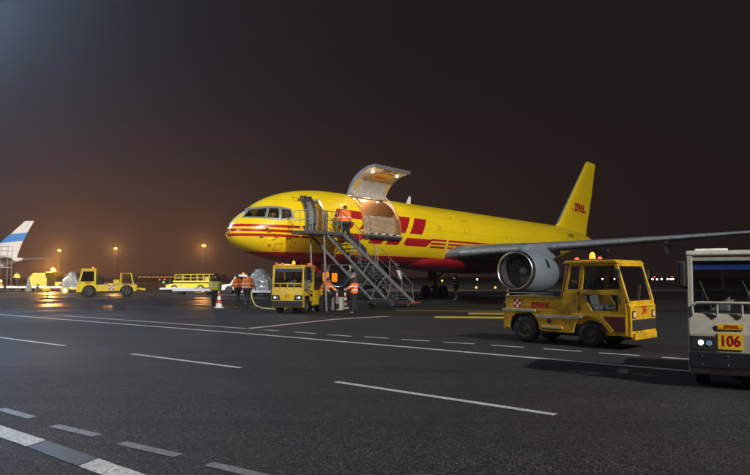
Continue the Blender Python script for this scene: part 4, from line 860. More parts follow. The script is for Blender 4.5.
# ---- open-sided tractors of the flat-front type (31 and 106)
def flat_tractor(name, label, loc, rz, body, sc, number, plaque, lamps, lip=.20):
    t = thing(name, label, 'tow tractor', loc, rz); t.scale = (sc, sc, sc); H_ = .73
    MB().box(-1.45, 1.35, -.5, .5, .24, .44).build('chassis', DGR, t)
    fp = MB().prism([(1.36, lip), (1.49, lip + .02), (1.50, .82), (1.44, 1.13), (1.30, 1.13), (1.30, lip)], 'y', -H_, H_).build('front_panel', body, t, bevel=.02)
    bp_ = MB().box(1.495, 1.545, -H_ + .005, H_ - .005, .31, .555).build('bumper', mat('bumper_navy_plastic', (.012, .014, .020), .42, 0, .2, 6), t, bevel=.015)
    for y in (-.55, -.2, .2, .55):
        for z in (.37, .5): MB().lathe([(0, .012), (.008, .012)], (1.545, y, z), (1, 0, 0), 8).build('bolt', STEEL, bp_)
    for sg in (-1, 1):
        h = MB().prism([(sg*.70, .58), (sg*.70, .79), (sg*.36, .79), (sg*.31, .58)], 'x', 1.488, 1.512).build('headlight', BLK, t, bevel=.008)
        MB().lathe([(0, .036), (.012, .032)], (1.512, sg*.56, .69), (1, 0, 0), 16).build('lamp', HEADL if lamps else ALU, h)
        MB().lathe([(0, .042), (.01, .036)], (1.512, sg*.45, .68), (1, 0, 0), 14).build('lamp', mat('blue_glow_lens', (.25, .4, .6), .12, .3, 0, emit=(.3, .55, 1), estr=.06), h)  # second lens added, its faint blue glow stands in for a bluish reflection
        if lamps: light('headlamp_beam', 'SPOT', (1.56, sg*.55, .69), 2.5, (.8, .9, 1), t, .04, (6, sg*.55, .2), 100, .6)
        MB().bar((1.41, sg*.69, 1.12), (1.30, sg*.69, 2.02), .08, .09, (1, 0, 0)).build('windscreen_pillar', body, t, bevel=.01)
        MB().bar((.12, sg*.68, .9), (.12, sg*.68, 2.0), .07, .07).build('rear_pillar', body, t, bevel=.01)
        m_ = MB().box(1.30, 1.42, sg*.80 - .055, sg*.80 + .055, 1.52, 1.93).build('mirror', BLK, t, bevel=.03); MB().tube([(1.34, sg*.70, 1.86), (1.36, sg*.86, 1.84)], .022, 6).tube([(1.34, sg*.70, 1.5), (1.36, sg*.86, 1.56)], .022, 6).build('arm', BLK, m_)
        side = [(-1.5, .34)] + arch(-.92, .34, .42) + [(-.42, .3), (.28, .3)] + [(.3, .5), (.55, .5), (.6, .72), (.98, .78), (1.36, .72), (1.36, .9), (1.30, .98), (.22, .62), (.12, .95), (-1.5, .95)]
        MB().prism(side, 'y', sg*.66, sg*H_).build('side_skirt', body, t, bevel=.008)
        st_ = MB().box(-.35, .25, sg*.6, sg*.78, .34, .40).build('step', body, t, bevel=.006)
        MB().bar((.2, sg*.69, 1.25), (.9, sg*.69, 1.15), .03, .03).build('grab_rail', body, t)
    MB().box(-1.5, .1, -.66, .66, .8, .97).build('rear_deck', body, t, bevel=.01)
    MB().box(-1.54, -1.47, -.7, .7, .3, .95).build('rear_plate', body, t)
    for x in (-.92, .92):
        for sg in (-1, 1): wheel(t, (x, sg*.56, .33), .33, .22)
    MB().prism([(.02, 2.0), (.05, 2.07), (1.30, 2.09), (1.36, 2.03), (1.34, 2.0)], 'y', -H_ - .01, H_ + .01).build('roof', body, t, bevel=.02)
    MB().prism([(.3, 2.085), (.4, 2.13), (1.0, 2.13), (1.1, 2.085)], 'y', -.62, -.15).build('roof_hatch', WHITE, t, bevel=.015)
    MB().box(1.285, 1.335, -.70, .70, 1.93, 2.01).build('windscreen_header', body, t)
    MB().add([(1.385, -.66, 1.14), (1.385, .66, 1.14), (1.292, .66, 1.93), (1.292, -.66, 1.93)], [(0,1,2,3)]).build('windscreen', glass('windscreen_glass', (.62, .67, .70), 1.6), t)
    MB().add([(1.312, -.66, 1.79), (1.312, .66, 1.79), (1.297, .66, 1.93), (1.297, -.66, 1.93)], [(0,1,2,3)]).build('sun_strip', mat('blue_sun_strip', (.012, .035, .15), .25, 0, .1, 4), t)
    gb = MB().tube([(1.47, -.66, 1.10), (1.49, -.67, 1.24), (1.49, -.60, 1.29), (1.49, .60, 1.29), (1.49, .67, 1.24), (1.47, .66, 1.10)], .022, 8).build('guard_bar', body, t, True)
    for y in (-.33, 0, .33): MB().tube([(1.47, y, 1.09), (1.49, y, 1.29)], .018, 8).build('guard_upright', body, gb, True)
    for y in (-.38, .2):
        MB().tube([(1.405, y, 1.15), (1.36, y - .18, 1.62)], .01, 6).build('wiper', BLK, t)
    MB().box(1.08, 1.34, -.62, .62, .95, 1.16).build('dashboard', DGR, t, bevel=.03)
    MB().lathe([(0, .2), (.02, .215), (.04, .2)], (1.0, .3, 1.24), (-.5, 0, .85), 20, False).build('steering_wheel', BLK, t, True); MB().tube([(1.0, .3, 1.25), (1.2, .3, .95)], .025, 8).build('steering_column', BLK, t)
    for y in (-.33, .33):
        s_ = MB().box(.25, .72, y - .22, y + .22, .82, .94).build('seat', SEAT, t, bevel=.04); MB().prism([(.2, .9), (.32, .9), (.24, 1.45), (.12, 1.45)], 'y', y - .21, y + .21).build('backrest', SEAT, s_, bevel=.04)
    MB().box(.08, .14, -.68, .68, .95, 1.30).build('cab_back', body, t)
    for y in (-.22, .22): MB().box(.09, .14, y - .025, y + .025, 1.3, 2.0).build('back_post', body, t)
    for z in (1.45, 1.62, 1.8): MB().box(.075, .088, .05, .66, z - .022, z + .022).build('back_grille_bar', body, t)
    MB().box(.10, .115, -.66, .66, 1.30, 1.98).build('rear_window', GL, t)
    MB().box(.15, 1.32, -.62, .62, .44, .52).build('cab_floor', DGR, t)
    if plaque:
        pq = MB().box(1.502, 1.512, -.33, .0, .60, .84).build('number_plate', mat('plate_yellow', (.75, .48, .02), .45, 0, .1, 5), t); num(number, pq, (1.514, -.165, .72), .215)
        lg = MB().box(1.49, 1.508, -.33, .01, .895, .975).build('logo_plate', mat('plate_yellow', (.75, .48, .02)), t); flat_logo(lg, (1.5105, -.27, .91), (0, 1, 0), (0, 0, 1), .05, .78); speed_lines(lg, (1.5105, -.27, .91), (0, 1, 0), (0, 0, 1), .05, -1.0, .2); speed_lines(lg, (1.5105, -.27, .91), (0, 1, 0), (0, 0, 1), .05, 4.6, 5.4)
    else:
        num(number, fp, (1.503, .02, .76), .24)
    return t
TUGW = mat('tug_offwhite_paint', (.37, .355, .31), .45, 0, .12, 4, dirt=.45)
h106 = R(-117)
t106 = flat_tractor('tow_tractor', 'off-white flat-front tow tractor number 106 at the right edge', (6.12, 11.12, 0), h106, TUGW, 1.0, '106', True, True)
beacon(t106, (.85, .55, 2.09), AMB, .07, .15); light('beacon_light', 'POINT', (.85, .55, 2.32), 14, (1, .35, .04), t106, .05)
h31 = math.atan2(-math.cos(R(15)), -math.sin(R(15)))
t31 = flat_tractor('tow_tractor', 'yellow flat-front tow tractor number 31 facing us under the airplane nose', (-3.62, 31.8, 0), h31, TUGY, 1.07, '31', False, True, .25)
beacon(t31, (.9, .05, 2.09), AMB, .075, .15); beacon(t31, (1.2, -.35, 2.09), REDL, .05, .05); beacon(t31, (1.2, -.62, 2.09), REDL, .05, .05); beacon(t31, (.5, .62, 2.09), REDL, .05, .05)
light('beacon_light', 'POINT', (.9, .05, 2.33), 14, (1, .4, .06), t31, .05)

TUGB = mat('bed_tug_yellow_paint', (.70, .48, .006), .42, 0, .15, 3, coat=.1, dirt=.5)
# ---- bed tractors at the far left
def bed_tractor(label, loc, rz, lamps=True):
    t = thing('bed_tractor', label, 'tow tractor', loc, rz, 'yellow bed tractors')
    MB().box(-2.3, 2.2, -.6, .6, .3, .55).build('chassis', DGR, t)
    cab = MB().prism([(.75, .55), (.75, 1.05), (2.25, 1.05), (2.35, .9), (2.35, .4), (1.95, .4)] + arch(1.35, .45, .55, 0, 180)[::1] + [(.78, .45)], 'y', -.85, .85).build('cab_lower', TUGB, t, bevel=.02)
    for sg in (-1, 1):
        r_ = MB().ring([(.85, 1.05), (.85, 2.3), (1.95, 2.3), (2.25, 1.05)], [(1.0, 1.3), (1.0, 2.15), (1.85, 2.15), (2.05, 1.3)], 'y', sg*.80, sg*.85).build('cab_side', TUGB, t)
        MB().prism([(1.0, 1.3), (1.0, 2.15), (1.85, 2.15), (2.05, 1.3)], 'y', sg*.82, sg*.83).build('pane', GLD, r_)
        sk = [(-2.4, .5)] + arch(-1.6, .45, .55) + [(-.95, .5), (.75, .45), (.75, 1.0), (-2.4, 1.0)]
        MB().prism(sk, 'y', sg*.78, sg*.84).build('side_skirt', TUGB, t, bevel=.01)
        hl = MB().lathe([(0, .09), (.02, .085)], (2.35, sg*.6, .72), (1, 0, 0), 14).build('headlight', HEADL if lamps else ALU, t)
        flat_logo(t, (1.02 if sg < 0 else 1.75, sg*.852, 1.12), (1 if sg < 0 else -1, 0, 0), (0, 0, 1), .13, .75)
        checker(t, (-.6 if sg < 0 else -.18, sg*.842, .58), (1 if sg < 0 else -1, 0, 0), (0, 0, 1), 3, .14)
    MB().box(2.0, 2.2, -.8, .8, 1.05, 1.12).build('windscreen_sill', TUGB, t); MB().add([(1.95, -.8, 2.25), (1.95, .8, 2.25), (2.22, .8, 1.1), (2.22, -.8, 1.1)], [(0,1,2,3)]).build('windscreen', GLD, t)
    MB().box(.85, .9, -.8, .8, 1.05, 2.25).build('cab_back', TUGB, t); MB().box(.8, 2.02, -.88, .88, 2.3, 2.38).build('roof', TUGB, t, bevel=.03)
    MB().box(.35, .7, -.6, .6, 1.0, 1.75).build('engine_stack', BLK, t, bevel=.02); MB().box(-2.35, .75, -.8, .8, 1.0, 1.06).build('deck', STEEL, t)
    rl = MB().tube([(-1.1, .7, 1.06), (-1.1, .7, 2.0), (-1.9, .7, 2.0), (-2.1, .7, 1.06)], .03, 6).tube([(-1.1, -.7, 1.06), (-1.1, -.7, 2.0), (-1.9, -.7, 2.0), (-2.1, -.7, 1.06)], .03, 6).tube([(-1.1, -.7, 2.0), (-1.1, .7, 2.0)], .03, 6).build('guard_rail', TUGB, t)
    MB().box(-1.0, -.5, -.5, .5, 1.06, 1.45).build('winch', TUGB, t, bevel=.04)
    MB().bar((-2.3, 0, .7), (-3.1, 0, .6), .5, .18).build('hitch', TUGB, t)
    for x in (-1.6, 1.35):
        for sg in (-1, 1): wheel(t, (x, sg*.68, .45), .45, .3)
    beacon(t, (1.2, -.3, 2.38), REDL, .07, .12)
    if lamps: light('headlamp_beam', 'SPOT', (2.5, .6, .75), 120, (.8, .9, 1), t, .05, (9, .6, .1), 80, .6)
    return t
bed_tractor('yellow bed tractor with lit headlight and rear rail beyond the wet apron', (-23.0, 56.6, 0), R(198))
bt2 = bed_tractor('yellow tractor with glaring amber lamp beside the yellow container', (-41.8, 88, 0), R(165), False)
gb_ = MB().ball((0, 0, 0), .30, 14).build('amber_lamp', SOD, bt2, True); gb_.location = (1.3, .2, 2.6)
light('amber_lamp_light', 'POINT', (1.9, .2, 3.1), 8000, (1, .42, .07), bt2, .15)

# ================================================================== people
SKIN = mat('skin', (.42, .25, .18), .55, 0, .08, 8)
CLOTH = {'black': mat('black_cloth', (.014, .014, .016), .85, 0, .3, 12), 'navy': mat('navy_cloth', (.018, .022, .045), .85, 0, .25, 10)}
BOOT = mat('boot_leather', (.012, .011, .010), .6, 0, .2, 10)
HAIR = mat('dark_hair', (.02, .015, .012), .7, 0, .3, 30); CAPG = mat('grey_cap', (.12, .12, .13), .8, 0, .2, 12)
def jacket_mat(name, main, bands, low=None, low_z=0, high=None, high_z=9):
    m = mat(name, main, .8, 0, .14, 7, bump=.5, bscale=14); nt = m.node_tree; b = nt.nodes['Principled BSDF']; L = nt.links.new
    t = nt.nodes.new('ShaderNodeTexCoord'); s = nt.nodes.new('ShaderNodeSeparateXYZ'); L(t.outputs['Object'], s.inputs[0]); last = b.inputs['Base Color'].links[0].from_socket
    def band(a, c, col):
        nonlocal last
        g = nt.nodes.new('ShaderNodeMath'); g.operation = 'GREATER_THAN'; L(s.outputs[2], g.inputs[0]); g.inputs[1].default_value = a
        l = nt.nodes.new('ShaderNodeMath'); l.operation = 'LESS_THAN'; L(s.outputs[2], l.inputs[0]); l.inputs[1].default_value = c
        k = nt.nodes.new('ShaderNodeMath'); k.operation = 'MULTIPLY'; L(g.outputs[0], k.inputs[0]); L(l.outputs[0], k.inputs[1])
        x = nt.nodes.new('ShaderNodeMix'); x.data_type = 'RGBA'; L(k.outputs[0], x.inputs[0]); L(last, x.inputs[6]); x.inputs[7].default_value = (*col, 1); last = x.outputs[2]
    if low: band(-1, low_z, low)
    if high: band(high_z, 9, high)
    for z in bands: band(z, z + .055, (.62, .62, .60))
    L(last, b.inputs['Base Color']); return m
ORGJ = (1.0, .17, .008)
J_OR = jacket_mat('orange_jacket', ORGJ, (1.17, 1.00), (.02, .025, .05), .96)
J_OR2 = jacket_mat('orange_jacket_dark_hem', ORGJ, (1.16,), (.015, .015, .02), 1.0)
J_OV = jacket_mat('orange_vest_navy_top', (1.0, .16, .008), (1.14, .98), None, 0, (.02, .025, .055), 1.30)
J_YV = jacket_mat('yellow_vest', (.55, .60, .02), (1.16, 1.02), None, 0, (.02, .02, .022), 1.32)
J_Y = jacket_mat('yellow_jacket', (.55, .42, .02), (1.12,), (.03, .03, .02), 1.0)
J_DK = jacket_mat('dark_jacket_band', (.05, .05, .045), (1.15, 1.36))

def remesh(o, vox):
    m = o.modifiers.new('remesh', 'REMESH'); m.mode = 'VOXEL'; m.voxel_size = vox; m.use_smooth_shade = True
    s = o.modifiers.new('smooth', 'SMOOTH'); s.factor = .5; s.iterations = 4
def person(label, loc, face, jm, tm='black', head=HAIR, hat=None, lean=0, hips=(10, -12), knees=(4, 14), sh=(8, -8), elb=(18, 22), abd=(15, 15), hy=0, hn=0, drop=0.0, scale=1.0):
    """faces local +x; joint angles in degrees, (left, right), forward positive; hn nods the head down"""
    t = thing('person', label, 'person', loc, face); t.scale = (scale,)*3
    hipz = .93 - drop
    def ry(v, a): a = R(a); return Vector((v.x*math.cos(a) + v.z*math.sin(a), v.y, -v.x*math.sin(a) + v.z*math.cos(a)))
    up = lambda d: ry(Vector((0, 0, d)), lean)
    hip = Vector((0, 0, hipz)); chest = hip + up(.38); neck = hip + up(.54); headc = neck + ry(Vector((.02, 0, .155)), lean*.5 + hn)
    legs = []; arms = []
    for i, sg in ((0, 1), (1, -1)):
        h = hip + Vector((0, sg*.09, -.02)); k = h + ry(Vector((0, sg*.01, -.43)), -hips[i]); a = k + ry(Vector((0, 0, -.42)), -hips[i] + knees[i]); toe = a + ry(Vector((.17, sg*.03, -.045)), 0)
        legs.append((h, k, a, toe))
        s = hip + up(.50) + Vector((0, sg*.19, 0)); an = R(abd[i]); dv = Vector((0, sg*math.sin(an), -math.cos(an)))
        e = s + ry(dv*.29, lean*.3 - sh[i]); w = e + ry(Vector((0, sg*math.sin(an)*.3, -1)).normalized()*.25, lean*.3 - sh[i] - elb[i]); hd = (w - e).normalized()
        arms.append((s, e, w, hd, sg))
    low = min(min(l[2].z - .075, l[3].z - .03) for l in legs)          # put the lower sole on the ground
    sft = Vector((0, 0, -low))
    hip, chest, neck, headc = [p + sft for p in (hip, chest, neck, headc)]
    legs = [[p + sft for p in l] for l in legs]; arms = [(s + sft, e + sft, w + sft, hd, sg) for s, e, w, hd, sg in arms]
    def torso(mb, x, hem):
        for y in (-.085, .085):
            o = Vector((0, y, 0)); mb.tube([hip + o + up(-.04 if not hem else -.1), hip + o + up(.1), hip + o + up(.25), hip + o*1.15 + up(.4), hip + o*.9 + up(.5), hip + o*.4 + up(.54)], [.10 + x, .115 + x, .12 + x, .125 + x, .095 + x, .05 + x], 12)
    b = MB(); torso(b, 0, False); b.tube([neck - up(.06), headc], [.062, .055], 10); b.ball(headc + Vector((0, 0, .01)), .098, 16, (1.02, .82, 1.22))
    fx = ry(Vector((1, 0, 0)), lean*.5 + hn); fx = Vector((fx.x*math.cos(R(hy)), math.sin(R(hy)), fx.z)); fy = Vector((-math.sin(R(hy)), math.cos(R(hy)), 0)); fz = fx.cross(fy)
    b.tube([headc + fx*.09 + fz*.02, headc + fx*.118 - fz*.025], [.012, .018], 8); b.ball(headc + fx*.07 - fz*.075, .035, 10); b.ball(headc + fx*.088 - fz*.058, .016, 8, (.6, 1.6, .5))
    for sg in (-1, 1): b.ball(headc + fy*sg*.083, .026, 8, (.6, .45, 1.2)); b.ball(headc + fx*.09 + fy*sg*.033 + fz*.02, .013, 8)
    for h, k, a, toe in legs: b.tube([h, k, a], [.085, .055, .04], 10); b.tube([a, a + Vector((0, 0, -.04)), toe], [.04, .045, .03], 8)
    for s, e, w, hd, sg in arms:
        b.tube([s, e, w], [.052, .042, .029], 10); n = Vector((0, sg, 0)); sd = hd.cross(n).normalized(); pm = w + hd*.085
        b.tube([w, w + hd*.04, pm], [.028, .036, .036], 8)
        for q, (off, ln) in enumerate(((-.03, .068), (-.01, .08), (.011, .076), (.03, .06))):
            r0 = pm + sd*off; b.tube([r0 - hd*.02, r0 + hd*ln*.5, r0 + hd*ln*.85 - n*.012, r0 + hd*ln - n*.028], [.0105, .010, .0095, .008], 6)
        b.tube([w + hd*.035 + sd*.025, w + hd*.07 + sd*.058 - n*.01, w + hd*.105 + sd*.06 - n*.022], [.013, .0115, .009], 6)
    bo = b.build('body', SKIN, t, True); remesh(bo, .011)
    j = MB(); torso(j, .06, True); j.tube([neck - up(.07), neck + up(.005)], [.085, .078], 12)
    for s, e, w, hd, sg in arms: j.tube([s - Vector((0, sg*.05, -.01)), s, e, w - hd*.01], [.095, .092, .075, .058], 12)
    jo = j.build('jacket', jm, t, True); remesh(jo, .02)
    tr = MB()
    for y in (-.08, .08): tr.tube([hip + Vector((0, y, .08)), hip + Vector((0, y, -.06))], [.125, .125], 12)
    for h, k, a, toe in legs: tr.tube([h + Vector((0, 0, .02)), h*.5 + k*.5, k, k*.4 + a*.6, a + Vector((0, 0, -.02))], [.125, .112, .09, .086, .082], 12)
    to = tr.build('trousers', CLOTH[tm], t, True); remesh(to, .02)
    for h, k, a, toe in legs:
        bt = MB(); bt.tube([a + Vector((0, 0, .05)), a + Vector((-.01, 0, -.03))], [.058, .06], 10); bt.tube([a + Vector((-.05, 0, -.04)), a + Vector((.05, 0, -.035)), toe], [.042, .046, .036], 10)
        o = bt.build('boot', BOOT, t, True); remesh(o, .015)
    hr = MB(); hc = headc - fx*.012 + fz*.035
    hr.ball(hc, .104, 16, (1.04, .88, .98)); ho = hr.build('hair' if hat is None else 'cap', hat or head, t, True)
    if hat is not None: MB().loft([[headc + fx*(.07 + .09*u) + fy*.075*v*(1 - .4*u) + fz*(.05 - .02*u) for v in (-1, -.4, .4, 1)] for u in (0, .5, 1)], False, False).build('peak', hat, ho)
    return t
person('person in yellow vest over black standing behind the traffic cone', (-9.29, 38.3, 0), R(100), J_YV, hips=(2, -4), knees=(0, 4), sh=(6, 4), elb=(25, 30), scale=1.08)
person('person in orange jacket walking with head down, nearer of the pair', (-7.06, 36.42, 0), R(70), J_OR, hips=(16, -14), knees=(6, 22), sh=(-8, 12), elb=(25, 35), hn=18, lean=6, scale=1.10)
person('person in orange jacket and black trousers, farther of the walking pair', (-8.15, 39.2, 0), R(140), J_OR2, hips=(-14, 18), knees=(20, 6), sh=(14, -8), elb=(40, 30), hn=12, lean=5, scale=1.06)
person('person in orange vest with navy shoulders standing before the stairs', (-.98, 30.87, 0), R(185), J_OV, hips=(4, -6), knees=(2, 6), sh=(14, 10), elb=(50, 60), hat=CAPG, hy=20, scale=1.07)
person('person in orange jacket and dark hood climbing the boarding stairs', l2w(5.22, -2.75, 3.40), R(115), J_OR2, hat=mat('dark_hood', (.05, .05, .02), .8, 0, .5, 20), hips=(12, -6), knees=(16, 4), sh=(10, 14), elb=(30, 35), lean=5, scale=1.10)
person('person in orange jacket bending over behind tractor number 31', (-2.62, 32.9, 0), R(-30), J_OR, lean=30, hips=(22, 10), knees=(25, 20), sh=(45, 40), elb=(25, 20), hn=10, drop=.08)
person('person in dark clothes with arms raised beside the main landing gear', (5.95, 48.4, 0), R(200), J_DK, hips=(8, -6), knees=(2, 4), sh=(60, 85), elb=(75, 60), abd=(14, 14), scale=1.03)
person('person in yellow jacket standing on the long dolly at left', (-43.6, 80.2, .56), R(-80), J_Y, hips=(14, -14), knees=(4, 10), sh=(10, 20), elb=(30, 40), abd=(25, 20))

# ================================================================== small apron things
def cone(label, loc, h=.85):
    t = thing('traffic_cone', label, 'traffic cone', loc, random.uniform(0, 1)); k = h/.75
    MB().box(-.19*k, .19*k, -.19*k, .19*k, 0, .04*k).build('base', mat('cone_base', (.5, .5, .48), .6, 0, .2, 8, dirt=.5), t, bevel=.015)
    rad = lambda z: (.145 - .118*z/.75)*k
    o, w = mat('cone_red', (.55, .05, .02), .5, 0, .15, 6), mat('cone_white', (.72, .72, .70), .5, 0, .1, 6, dirt=.3)
    for i, (a, b) in enumerate(((.04, .20), (.20, .36), (.36, .50), (.50, .62), (.62, .75))):
        MB().lathe([(a*k, rad(a)), (b*k, rad(b))], (0, 0, 0), (0, 0, 1), 20).build('band', w if i % 2 == 0 else o, t, True)
    return t
cone('red and white traffic cone in front of the yellow-vested person', (-8.47, 35.83, 0), .95)
cone('red and white traffic cone under the engine behind tractor 34', (8.61, 42.71, 0), .92)
cone('small red and white cone behind the grey box, left one', (-2.05, 35.6, 0), .85); cone('small red and white cone behind the grey box, right one', (-1.6, 35.2, 0), .85)
bx = thing('power_box', 'grey power cabinet with a dark grille standing by the stairs', 'cabinet', (-1.83, 32.68, 0), R(-100))
MB().box(-.25, .25, -.27, .27, .05, .68).build('case', mat('cabinet_grey', (.33, .33, .31), .55, 0, .12, 5, dirt=.4), bx, bevel=.015)
gr = MB().box(.25, .258, -.12, .12, .12, .36).build('grille', BLK, bx)
for k in range(5): MB().box(.258, .268, -.11, .11, .14 + .045*k, .155 + .045*k).build('slat', DGR, gr)
MB().box(-.22, .22, -.22, .22, 0, .05).build('plinth', DGR, bx)
cab = MB().tube([(-6.75, 36.0, .95), (-6.65, 35.6, .55), (-6.4, 35.2, .18), (-5.9, 34.6, .04), (-5.2, 34.0, .03), (-4.6, 33.4, .03), (-4.2, 33.0, .25)], .035, 8).build('ground_cable', mat('yellow_hose', (.55, .40, .05), .5, 0, .1, 5), None, True); tag(cab, 'thick yellow ground power cable trailing to tractor number 31', 'cable')

# dollies and freight
FILM = wrapfilm('clear_film_freight', (.22, .23, .225)); FILM2 = wrapfilm('milky_film_freight', (.20, .215, .21)); YCOV = mat('yellow_cover', (.50, .35, .03), .5, 0, .12, 2, bump=.5, bscale=4)
def dolly(label, loc, rz, L_=3.6, W_=2.4, zb=.52, grp='flat freight dollies'):
    t = thing('freight_dolly', label, 'dolly', loc, rz, grp)
    MB().box(-L_/2, L_/2, -W_/2, W_/2, zb - .06, zb).build('bed', STEEL, t); 
    for sg in (-1, 1): MB().box(-L_/2, L_/2, sg*W_/2 - .05, sg*W_/2 + .05, zb - .16, zb + .04).build('side_rail', mat('pale_rail', (.5, .5, .5), .45, .3, .1, 3), t)
    for x in (-L_/2 + .6, L_/2 - .6):
        for sg in (-1, 1): wheel(t, (x, sg*(W_/2 - .3), .2), .2, .14)
    MB().box(-L_/2 + .4, L_/2 - .4, -.5, .5, zb - .22, zb - .06).build('frame', DGR, t)
    MB().tube([(L_/2, 0, .35), (L_/2 + 1.1, 0, .3)], .04, 6).build('drawbar', DGR, t); return t
for i, x in enumerate((-50.2, -46.0, -41.8, -37.6)):
    dolly(['flat dolly at the left edge under the grey wrapped freight', 'flat dolly carrying the person in yellow', 'flat dolly in front of the yellow container', 'flat dolly nearest the yellow bed tractor'][i], (x, 80 - .15*(x + 46), 0), R(-8), 3.9)
dolly('empty flat dolly right behind the bed tractor with rear rail', (-17.0, 62.5, 0), R(4), 3.8); dolly('empty flat dolly in front of the yellow loader', (-20.9, 70.5, 0), R(4), 3.6)
def wrapped(label, loc, rz, size, m, seed): 
    o = lumpy_block(*size, 9, .05, seed, .5, 1.0).build('wrapped_freight', m, None, True, ang=70); o.location = loc; o.rotation_euler = (0, 0, rz); return tag(o, label, 'freight')
wrapped('grey film-wrapped freight on the dolly at the left edge', (-48.3, 80.3, .56), R(-8), (5.0, 2.1, 1.75), FILM, 3)
wrapped('clear film-wrapped freight behind the bed tractor cab', (-33.4, 73.0, .56), R(5), (1.9, 2.0, 1.7), FILM, 8)
dolly('flat dolly under the clear wrapped freight behind the bed tractor', (-33.4, 73.0, 0), R(5), 2.6, 2.2)
wrapped('whitish film-wrapped freight beside tractor number 31', (-9.95, 57.0, .56), R(-12), (2.3, 2.0, 1.75), FILM2, 5)
dolly('flat dolly under the whitish freight beside tractor number 31', (-9.95, 57.0, 0), R(-12), 2.9, 2.2)
yc = MB().prism([(-1.3, 0), (-1.3, 1.0), (-.55, 1.8), (1.05, 1.8), (1.35, 1.1), (1.35, 0)], 'y', -.9, .9).build('freight_container', YCOV, None, bevel=.06); yc.location = (-42.4, 83.6, .04); yc.rotation_euler = (0, 0, R(-6)); yc.scale = (1, 1, 1.2)
tag(yc, 'big yellow covered freight container with sloped top', 'container')
wg = MB().prism([(-.3, 0), (.42, 0), (.02, 1.75), (-.06, 1.75)], 'y', -.05, .05).build('tapered_post', mat('wedge_grey', (.11, .11, .105), .5, .2, .2, 3), None, bevel=.02); wg.location = (-41.0, 77.9, 0); tag(wg, 'tall grey tapered wedge standing in front of the yellow container', 'post')
tb = thing('tow_bar', 'yellow tow bar with a round wheel before the bed tractor headlight', 'tow bar', (-27.2, 58.0, 0), R(8))
MB().tube([(-1.2, 0, .55), (1.6, 0, .6)], .09, 8).build('tube', TUGY, tb, True); MB().box(-1.9, -1.2, -.25, .25, .42, .72).build('head', TUGY, tb, bevel=.05); MB().box(-1.2, -.5, -.2, .2, .45, .7).build('shear_block', DRED, tb, bevel=.04)
MB().lathe([(-.08, .22), (-.08, .32), (.08, .32), (.08, .22)], (0, -.2, .5), (0, 1, 0), 20).build('wheel', TUGY, tb, True); MB().lathe([(-.09, .2), (.09, .2)], (0, -.2, .5), (0, 1, 0), 16).build('rim', WHITE, tb, True)
MB().tube([(-1.5, 0, .45), (-1.5, 0, 0)], .05, 6).tube([(1.3, 0, .6), (1.3, 0, 0)], .05, 6).build('stand', DGR, tb); beacon(tb, (-1.5, 0, .12), AMB, .06, .1)

# yellow loader with work platform and rails
ld = thing('loader_truck', 'yellow loader truck with railed work platform in the distance', 'truck', (-20.9, 74.5, 0), R(172))
LY = mat('loader_yellow', (.66, .50, .015), .45, 0, .12, 3, dirt=.3)
MB().prism([(-2.6, .5), (-2.6, .95), (1.5, .95), (2.5, .8), (2.5, .5)], 'y', -.9, .9).build('body', LY, ld, bevel=.03)
for x in (-1.6, 1.5):
    for sg in (-1, 1): wheel(ld, (x, sg*.8, .42), .42, .28, ALU)
pl_ = MB().box(-2.7, 1.6, -1.0, 1.0, 1.1, 1.25).build('platform', LY, ld); MB().prism([(-2.4, .95), (-2.2, .95), (1.2, 1.1), (1.0, 1.1)], 'y', -.6, .6).build('scissor_arm', DGR, ld)
for sg in (-1, 1):
    MB().tube([(-2.6, sg*.95, 2.0), (1.4, sg*.95, 1.9)], .035, 6).build('rail', LY, pl_); MB().tube([(-2.6, sg*.95, 1.6), (1.4, sg*.95, 1.55)], .03, 6).build('rail', LY, pl_)
    for x in (-2.6, -1.9, -1.2, -.5, .4, 1.4): MB().tube([(x, sg*.95, 1.25), (x, sg*.95, 1.95)], .03, 6).build('post', LY, pl_)
MB().box(-2.55, -2.0, -.7, .7, 1.25, 1.7).build('control_desk', LY, ld, bevel=.05); MB().box(2.1, 2.2, -.6, .6, .8, 1.5).build('front_guard', DGR, ld)
checker(ld, (.9, .905, .58), (-1, 0, 0), (0, 0, 1), 3, .1)
beacon(ld, (-2.6, .9, .30), AMB, .06, .1)
# white pickup with beacon
vn = thing('service_truck', 'white service truck with lit headlight and amber beacon', 'truck', (-13.3, 67.0, 0), R(184))
MB().prism([(-2.3, .35), (-2.3, .95), (-.6, 1.0), (.95, 1.02), (2.0, .92), (2.2, .75), (2.2, .35), (1.9, .35)] + arch(1.4, .35, .40, 0, 180) + [(-.9, .3)] + arch(-1.4, .35, .40, 0, 180), 'y', -.85, .85).build('body', WHITE, vn, bevel=.04)
for sg in (-1, 1):
    q = MB().ring([(-.6, 1.0), (-.45, 1.85), (.75, 1.85), (1.3, 1.0)], [(-.42, 1.08), (-.33, 1.72), (.62, 1.72), (1.08, 1.08)], 'y', sg*.76, sg*.82).build('cab_side', WHITE, vn); MB().prism([(-.42, 1.08), (-.33, 1.72), (.62, 1.72), (1.08, 1.08)], 'y', sg*.785, sg*.79).build('pane', GLD, q)
    MB().lathe([(0, .1), (.02, .09)], (2.2, sg*.6, .68), (1, 0, 0), 14).build('headlight', HEADL, vn)
    for x in (-1.4, 1.4): wheel(vn, (x, sg*.74, .35), .35, .22)
MB().box(-.5, .78, -.82, .82, 1.85, 1.92).build('roof', WHITE, vn, bevel=.03); MB().add([(.75, -.76, 1.82), (.75, .76, 1.82), (1.3, .76, 1.02), (1.3, -.76, 1.02)], [(0,1,2,3)]).build('windscreen', GLD, vn)
